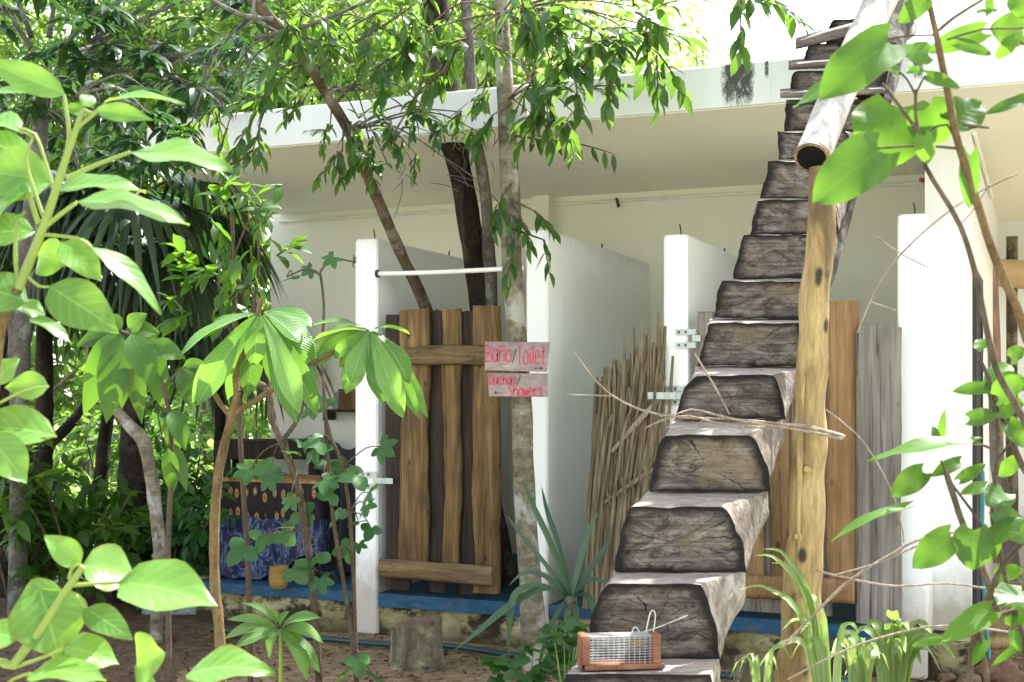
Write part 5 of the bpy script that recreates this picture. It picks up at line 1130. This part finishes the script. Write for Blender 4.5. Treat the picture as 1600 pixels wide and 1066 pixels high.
lplant('tall thin lobed leaf plant rising before the shelf and the first pillar', [([(562, 1132), (556, 1050), (545, 960), (530, 870), (518, 790), (512, 720), (508, 640), (503, 560), (506, 480), (500, 425)], 4.5, 2), ([(556, 1020), (552, 900), (546, 800), (535, 730), (520, 690), (508, 650)], 3.6, 3), ([(500, 430), (480, 420), (448, 433)], 2, 1.2), ([(500, 425), (520, 405), (555, 410)], 2, 1.2)],
       [(490, 700, 36), (515, 722, 34), (540, 730, 30), (595, 698, 34), (560, 742, 32), (575, 770, 28), (520, 770, 30), (560, 815, 34), (580, 825, 32), (545, 860, 28), (488, 640, 24), (510, 625, 24), (505, 750, 30), (530, 800, 28), (572, 790, 24), (560, 850, 26), (458, 432, 20), (552, 408, 18), (520, 402, 18), (486, 420, 18), (560, 1030, 30), (545, 1045, 26), (580, 1050, 24), (500, 690, 30), (470, 690, 26)], D)
# --- blue green strap plant
r = random.Random(37); D = 6.6
t = thing('strap_leaf_plant', 'blue green strap leaved plant left of the log steps', 'plant', V((at(892, 0, D).x, D, 0)))
lm = MB(); c = (892, 935)
def strap(mb, pts, w_, d, r, mi=0):
    P_, _ = spline([at(x, y, d+(z if True else 0)) for x, y, z in pts], [1]*len(pts)); vs, uv = [], []; n = len(P_)
    side0 = V((r.uniform(.5, 1), r.uniform(-.5, .5), 0))
    for i, p in enumerate(P_):
        v = i/(n-1); tn = (P_[min(i+1, n-1)]-P_[max(i-1, 0)]).normalized(); nr = (CAMP-p).normalized()*.75+V((0, 0, .65)); sd = tn.cross(nr).normalized(); nn = sd.cross(tn); w2 = w_*d/F*(.26 if w_ > 14 and d > 6 else .36)*(1 if v < .5 else max(.02, 1-((v-.5)/.5)**1.7))*(.6+.4*min(1, v*5))
        vs += [p-sd*w2+nn*w2*.35, p, p+sd*w2+nn*w2*.35]; uv += [(0, v), (.5, v), (1, v)]
    mb.add(vs, [(k*3+j, k*3+j+1, k*3+j+4, k*3+j+3) for k in range(n-1) for j in range(2)], mi, True, uv)
for pts, w_ in (([(892, 935, 0), (860, 850, -.1), (832, 790, -.15), (815, 748, -.2)], 20), ([(890, 930, 0), (872, 850, .0), (855, 800, .05), (846, 760, .05)], 16), ([(890, 935, 0), (850, 880, -.1), (815, 838, -.15), (788, 800, -.2)], 16), ([(888, 935, 0), (850, 920, -.1), (800, 945, -.2), (750, 985, -.25), (708, 1018, -.3)], 24), ([(888, 935, 0), (840, 915, -.1), (805, 930, -.2), (796, 980, -.2), (795, 1042, -.2)], 22),
                ([(890, 940, 0), (885, 990, -.1), (882, 1060, -.15), (880, 1110, -.15)], 20), ([(895, 940, 0), (905, 1000, -.1), (908, 1070, -.1)], 18), ([(894, 935, 0), (915, 930, -.1), (930, 960, -.2), (926, 1000, -.2)], 20), ([(895, 930, 0), (925, 905, -.1), (950, 915, -.15)], 18), ([(893, 930, 0), (905, 880, 0), (920, 830, .05), (935, 800, .1)], 20), ([(893, 930, 0), (930, 880, .0), (948, 850, .0), (952, 815, 0)], 18), ([(890, 935, 0), (870, 960, -.05), (850, 1010, -.1), (840, 1060, -.1)], 16), ([(893, 935, 0), (880, 900, .1), (868, 870, .1)], 16), ([(890, 930, 0), (850, 900, .1), (820, 895, .15), (795, 915, .2)], 18), ([(893, 935, 0), (900, 960, -.1), (894, 1020, -.15), (892, 1080, -.15)], 18)): strap(lm, pts, w_, D, r)
lm.build('foliage', M['lf_agave'], t)
s_ = MB(); s_.tube([V((at(892, 0, D).x, D, 0)), at(893, 1000, D), at(892, 930, D)], [.05, .045, .03], 10, 0, .1); s_.build('stem', M['greybark'], t)
# --- lime strap clumps
r = random.Random(38)
def clump(label, px, py, D, ends, w_):
    t = thing('lime_strap_plant', label, 'plant', V((at(px, 0, D).x, D, 0)), 0, 'lime green strap plants'); lm = MB()
    for (x, y) in ends:
        k_ = max(0., 1-(py-y)/150); hx, hy = px+(x-px)*.66, y+(py-y)*.12-abs(x-px)*.10-34*k_
        strap(lm, [(px+r.uniform(-6, 6), HY+EYE*F/D, 0), (px+(x-px)*.25, py-(py-hy)*.45, -.03), (hx, hy, r.uniform(-.12, .12)), (x, y, r.uniform(-.25, .15))], w_*.8*r.uniform(.6, 1.2), D, r)
    lm.build('foliage', M['lf_lime'], t)
clump('arching lime striped strap plant rising in front of the yellow post', 1300, 1060, 4.3, [(1178, 868), (1192, 858), (1152, 922), (1222, 985), (1250, 990), (1262, 930), (1342, 990), (1330, 1040), (1236, 1030), (1180, 1050), (1205, 880)], 22)
clump('pale lime strap plant on the soil before the right door', 1395, 1062, 5.2, [(1330, 1002), (1352, 985), (1394, 958), (1420, 985), (1455, 990), (1492, 1028), (1340, 1040), (1372, 1005), (1440, 1040), (1405, 975), (1470, 1050), (1320, 1055), (1385, 990), (1430, 1000), (1360, 1015), (1465, 1015), (1415, 1020)], 36)
clump('small lime strap plant between the two larger ones', 1345, 1075, 4.9, [(1300, 1020), (1320, 1000), (1350, 1010), (1375, 1030), (1390, 1050), (1285, 1050), (1335, 1030)], 26)
clump('thin lime strap plant at the bottom edge right of the log step', 1190, 1085, 4.2, [(1155, 1050), (1172, 1056), (1235, 1030), (1215, 1050), (1140, 1062)], 12)
# --- low leafy plants bottom centre
for i, (px, D, ls, lab) in enumerate(((825, 6.2, [(800, 1035), (835, 1010), (860, 1000), (850, 1030), (780, 1050), (815, 1055), (840, 1050), (870, 1040), (770, 1035)], 'low bright lobed plant at the bottom edge left of the log step'), (885, 6.0, [(880, 985), (900, 1000), (865, 1015), (890, 1020), (910, 975), (862, 985), (900, 1040)], 'low bright lobed plant beside the strap leaves'))):
    t = thing('ground_plant', lab, 'plant', V((at(px, 0, D).x, D, 0)), 0, 'low plants at the foot of the steps'); lm, s_ = MB(), MB(); b = t.location
    for (x, y) in ls:
        p = at(x, y, D+r.uniform(-.1, .1)); s_.tube([V(b), V(b).lerp(p, .6)+V((0, 0, .04)), p], [.004, .003, .002], 5)
        for k in range(3): lobed(lm, p+rvec(r)*.03, V((r.uniform(-1, 1), -.5, r.uniform(-.4, .3))), V((r.uniform(-.4, .4), -.5, 1)), r.uniform(18, 28)*D/F, 0, 3, r)
    lm.build('foliage', M['lf_rib'] if False else M['lf_lobed'], t); s_.build('stem', M['greenstem'], t)
# --- right saplings
r = random.Random(39); D = 2.9
t = thing('heart_leaf_sapling', 'tall sapling with big round backlit leaves and brown stems at the upper right', 'sapling', V((at(1640, 0, D).x, D, 0)))
s_ = MB(); stems(s_, [([(1720, 1680), (1660, 760), (1600, 515), (1575, 450), (1550, 390), (1528, 320), (1510, 265), (1492, 205), (1482, 150), (1472, 100), (1462, 50), (1448, -10), (1430, -80)], 8, 4.5)], D, 10, .06); s_.build('trunk', M['brownstem'], t)
s_ = MB(); stems(s_, [([(1690, 900, .1), (1610, 680, .08), (1560, 585, .05), (1545, 530, .02), (1522, 420), (1500, 352), (1470, 300), (1446, 260), (1436, 215), (1431, 178), (1431, 140)], 6, 2.4), ([(1434, 205), (1405, 165), (1378, 130)], 3.2, 2.4), ([(1431, 150), (1418, 125), (1405, 112)], 2, 1.4), ([(1432, 145), (1440, 128), (1446, 118)], 2, 1.4), ([(1462, 52), (1490, 28), (1535, 0)], 3, 2), ([(1460, 55), (1420, 56), (1385, 62)], 2, 1.6), ([(1494, 232), (1440, 228), (1370, 232)], 2.4, 1.8), ([(1500, 235), (1480, 195), (1450, 205)], 2, 1.6), ([(1505, 195), (1545, 200)], 3, 2), ([(1480, 62), (1535, 46), (1590, 45), (1640, 40)], 1.8, 1.4), ([(1600, 70), (1590, 62)], 2, 1)], D); s_.build('stalk', M['darkstem'], t)
lm = MB()
pl(lm, [(1404, 168, 1384, 262, 150, .1, .03), (1446, 170, 1478, 222, 92, .05, .1), (1374, 236, 1270, 318, 96, -.05, .12), (1390, 68, 1280, 158, 84, -.1, .35), (1340, 118, 1240, 168, 34, -.06, .65), (1488, 192, 1534, 160, 60, .02, .15), (1610, 152, 1537, 180, 20, 0, .4), (1516, 242, 1515, 326, 38, 0, .1), (1534, 50, 1448, 82, 44, .03, .25), (1496, 68, 1550, 86, 24, 0, .3), (1450, 84, 1410, 84, 32, 0, .2), (1448, 118, 1500, 138, 24, 0, .4), (1420, 110, 1446, 112, 14, 0, .3), (1598, 48, 1546, 46, 60, .03, .15), (1586, 62, 1556, 92, 26, 0, .3), (1442, 212, 1450, 256, 36, -.06, .1), (1447, 0, 1404, 36, 40, -.05, .3), (1590, -5, 1604, 30, 40, 0, .3), (1545, 0, 1548, 22, 16, 0, .2), (1556, 20, 1520, 24, 14, 0, .5), (1403, 112, 1370, 100, 14, 0, .4)], D, 'heart', r=r, nseg=10, wav=.05, fold=.12)
lm.build('foliage', M['lf_heart'], t)
r = random.Random(40); D = 3.3
t = thing('heart_leaf_sapling', 'tangled sapling with green leaves and grey twigs at the lower right', 'sapling', V((at(1560, 0, D).x, D, 0)))
s_ = MB(); stems(s_, [([(1500, 1560), (1515, 1066), (1528, 985), (1545, 930), (1570, 880), (1610, 835)], 5, 4), ([(1640, 1500), (1600, 1000), (1562, 960), (1540, 900), (1505, 820), (1482, 750), (1478, 735)], 5, 5), ([(1640, 780), (1600, 733), (1562, 640), (1545, 590), (1530, 562)], 6, 3), ([(1575, 920), (1555, 830), (1550, 800), (1558, 720), (1556, 650), (1540, 600)], 3.6, 2.6), ([(1528, 985), (1540, 1050), (1550, 1150)], 4, 5), ([(1546, 700), (1520, 690), (1505, 690)], 2, 1.6), ([(1540, 835), (1520, 800), (1490, 760), (1470, 720)], 2.4, 2), ([(1558, 720), (1580, 690), (1600, 665)], 2.4, 1.6), ([(1532, 568), (1535, 545), (1545, 535)], 2.4, 1.6), ([(1545, 608), (1548, 604)], 2, 1.4)], D, 8, .12); s_.build('stem', M['darkstem'], t)
lm = MB()
pl(lm, [(1546, 607, 1488, 612, 26), (1516, 695, 1356, 722, 36, -.05, .7), (1442, 738, 1392, 776, 48, 0, .2), (1500, 722, 1455, 745, 26), (1486, 838, 1426, 888, 62, 0, .1), (1522, 828, 1520, 892, 74, -.04, .2), (1548, 955, 1472, 1002, 44, -.04, .3), (1476, 1000, 1424, 1010, 16), (1412, 795, 1298, 846, 16, 0, .6), (1515, 655, 1562, 650, 32), (1560, 620, 1602, 590, 44), (1562, 640, 1600, 630, 40), (1550, 600, 1580, 570, 36), (1565, 595, 1605, 610, 40), (1560, 800, 1605, 850, 44), (1555, 840, 1600, 810, 40), (1550, 830, 1545, 880, 40), (1600, 930, 1556, 945, 44), (1605, 955, 1570, 975, 36), (1605, 1000, 1548, 1042, 16), (1470, 690, 1476, 640, 16), (1466, 695, 1458, 665, 14), (1570, 770, 1540, 790, 36), (1540, 760, 1500, 772, 22), (1590, 720, 1560, 745, 30), (1538, 545, 1530, 530, 22), (1560, 900, 1600, 890, 34), (1540, 1000, 1520, 1040, 22), (1585, 985, 1600, 1020, 30), (1575, 660, 1600, 700, 36), (1580, 560, 1602, 545, 30), (1500, 750, 1540, 725, 24)], D, 'heart', up=.35, r=r, nseg=8, nx=2, wav=.05, fold=.15)
lm.build('foliage', M['lf_heart'], t)
m = MB()
def vine(pts, ra, d=3.6): m.tube([at(x, y, d) for x, y in pts], [ra*d/F]*len(pts), 6, 0, .15, .04, nf=20)
vine([(1225, 1010), (1262, 970), (1330, 905), (1400, 862), (1432, 845), (1490, 832), (1545, 832), (1620, 846)], 2.2); vine([(1270, 890), (1330, 905), (1400, 916), (1480, 912), (1560, 922), (1640, 930)], 1.6); vine([(1230, 1062), (1330, 1012), (1420, 985), (1480, 978), (1560, 985), (1640, 1000)], 1.6); vine([(1412, 848), (1405, 800), (1380, 740), (1340, 680), (1290, 640)], 1.2); vine([(1300, 900), (1370, 880), (1440, 850)], 1.4)
vine([(1340, 520), (1370, 450), (1410, 395), (1470, 340), (1530, 300), (1590, 272)], 1.4); vine([(1370, 370), (1410, 398), (1450, 418)], 1.); vine([(1360, 472), (1400, 485)], 1.); vine([(1545, 290), (1520, 330), (1500, 350)], 1.)
o = m.build('dry_vine', M['twig'], None, at(1400, 862, 3.6)); tag(o, 'thin dry vine stems straggling across the right door', 'vine')
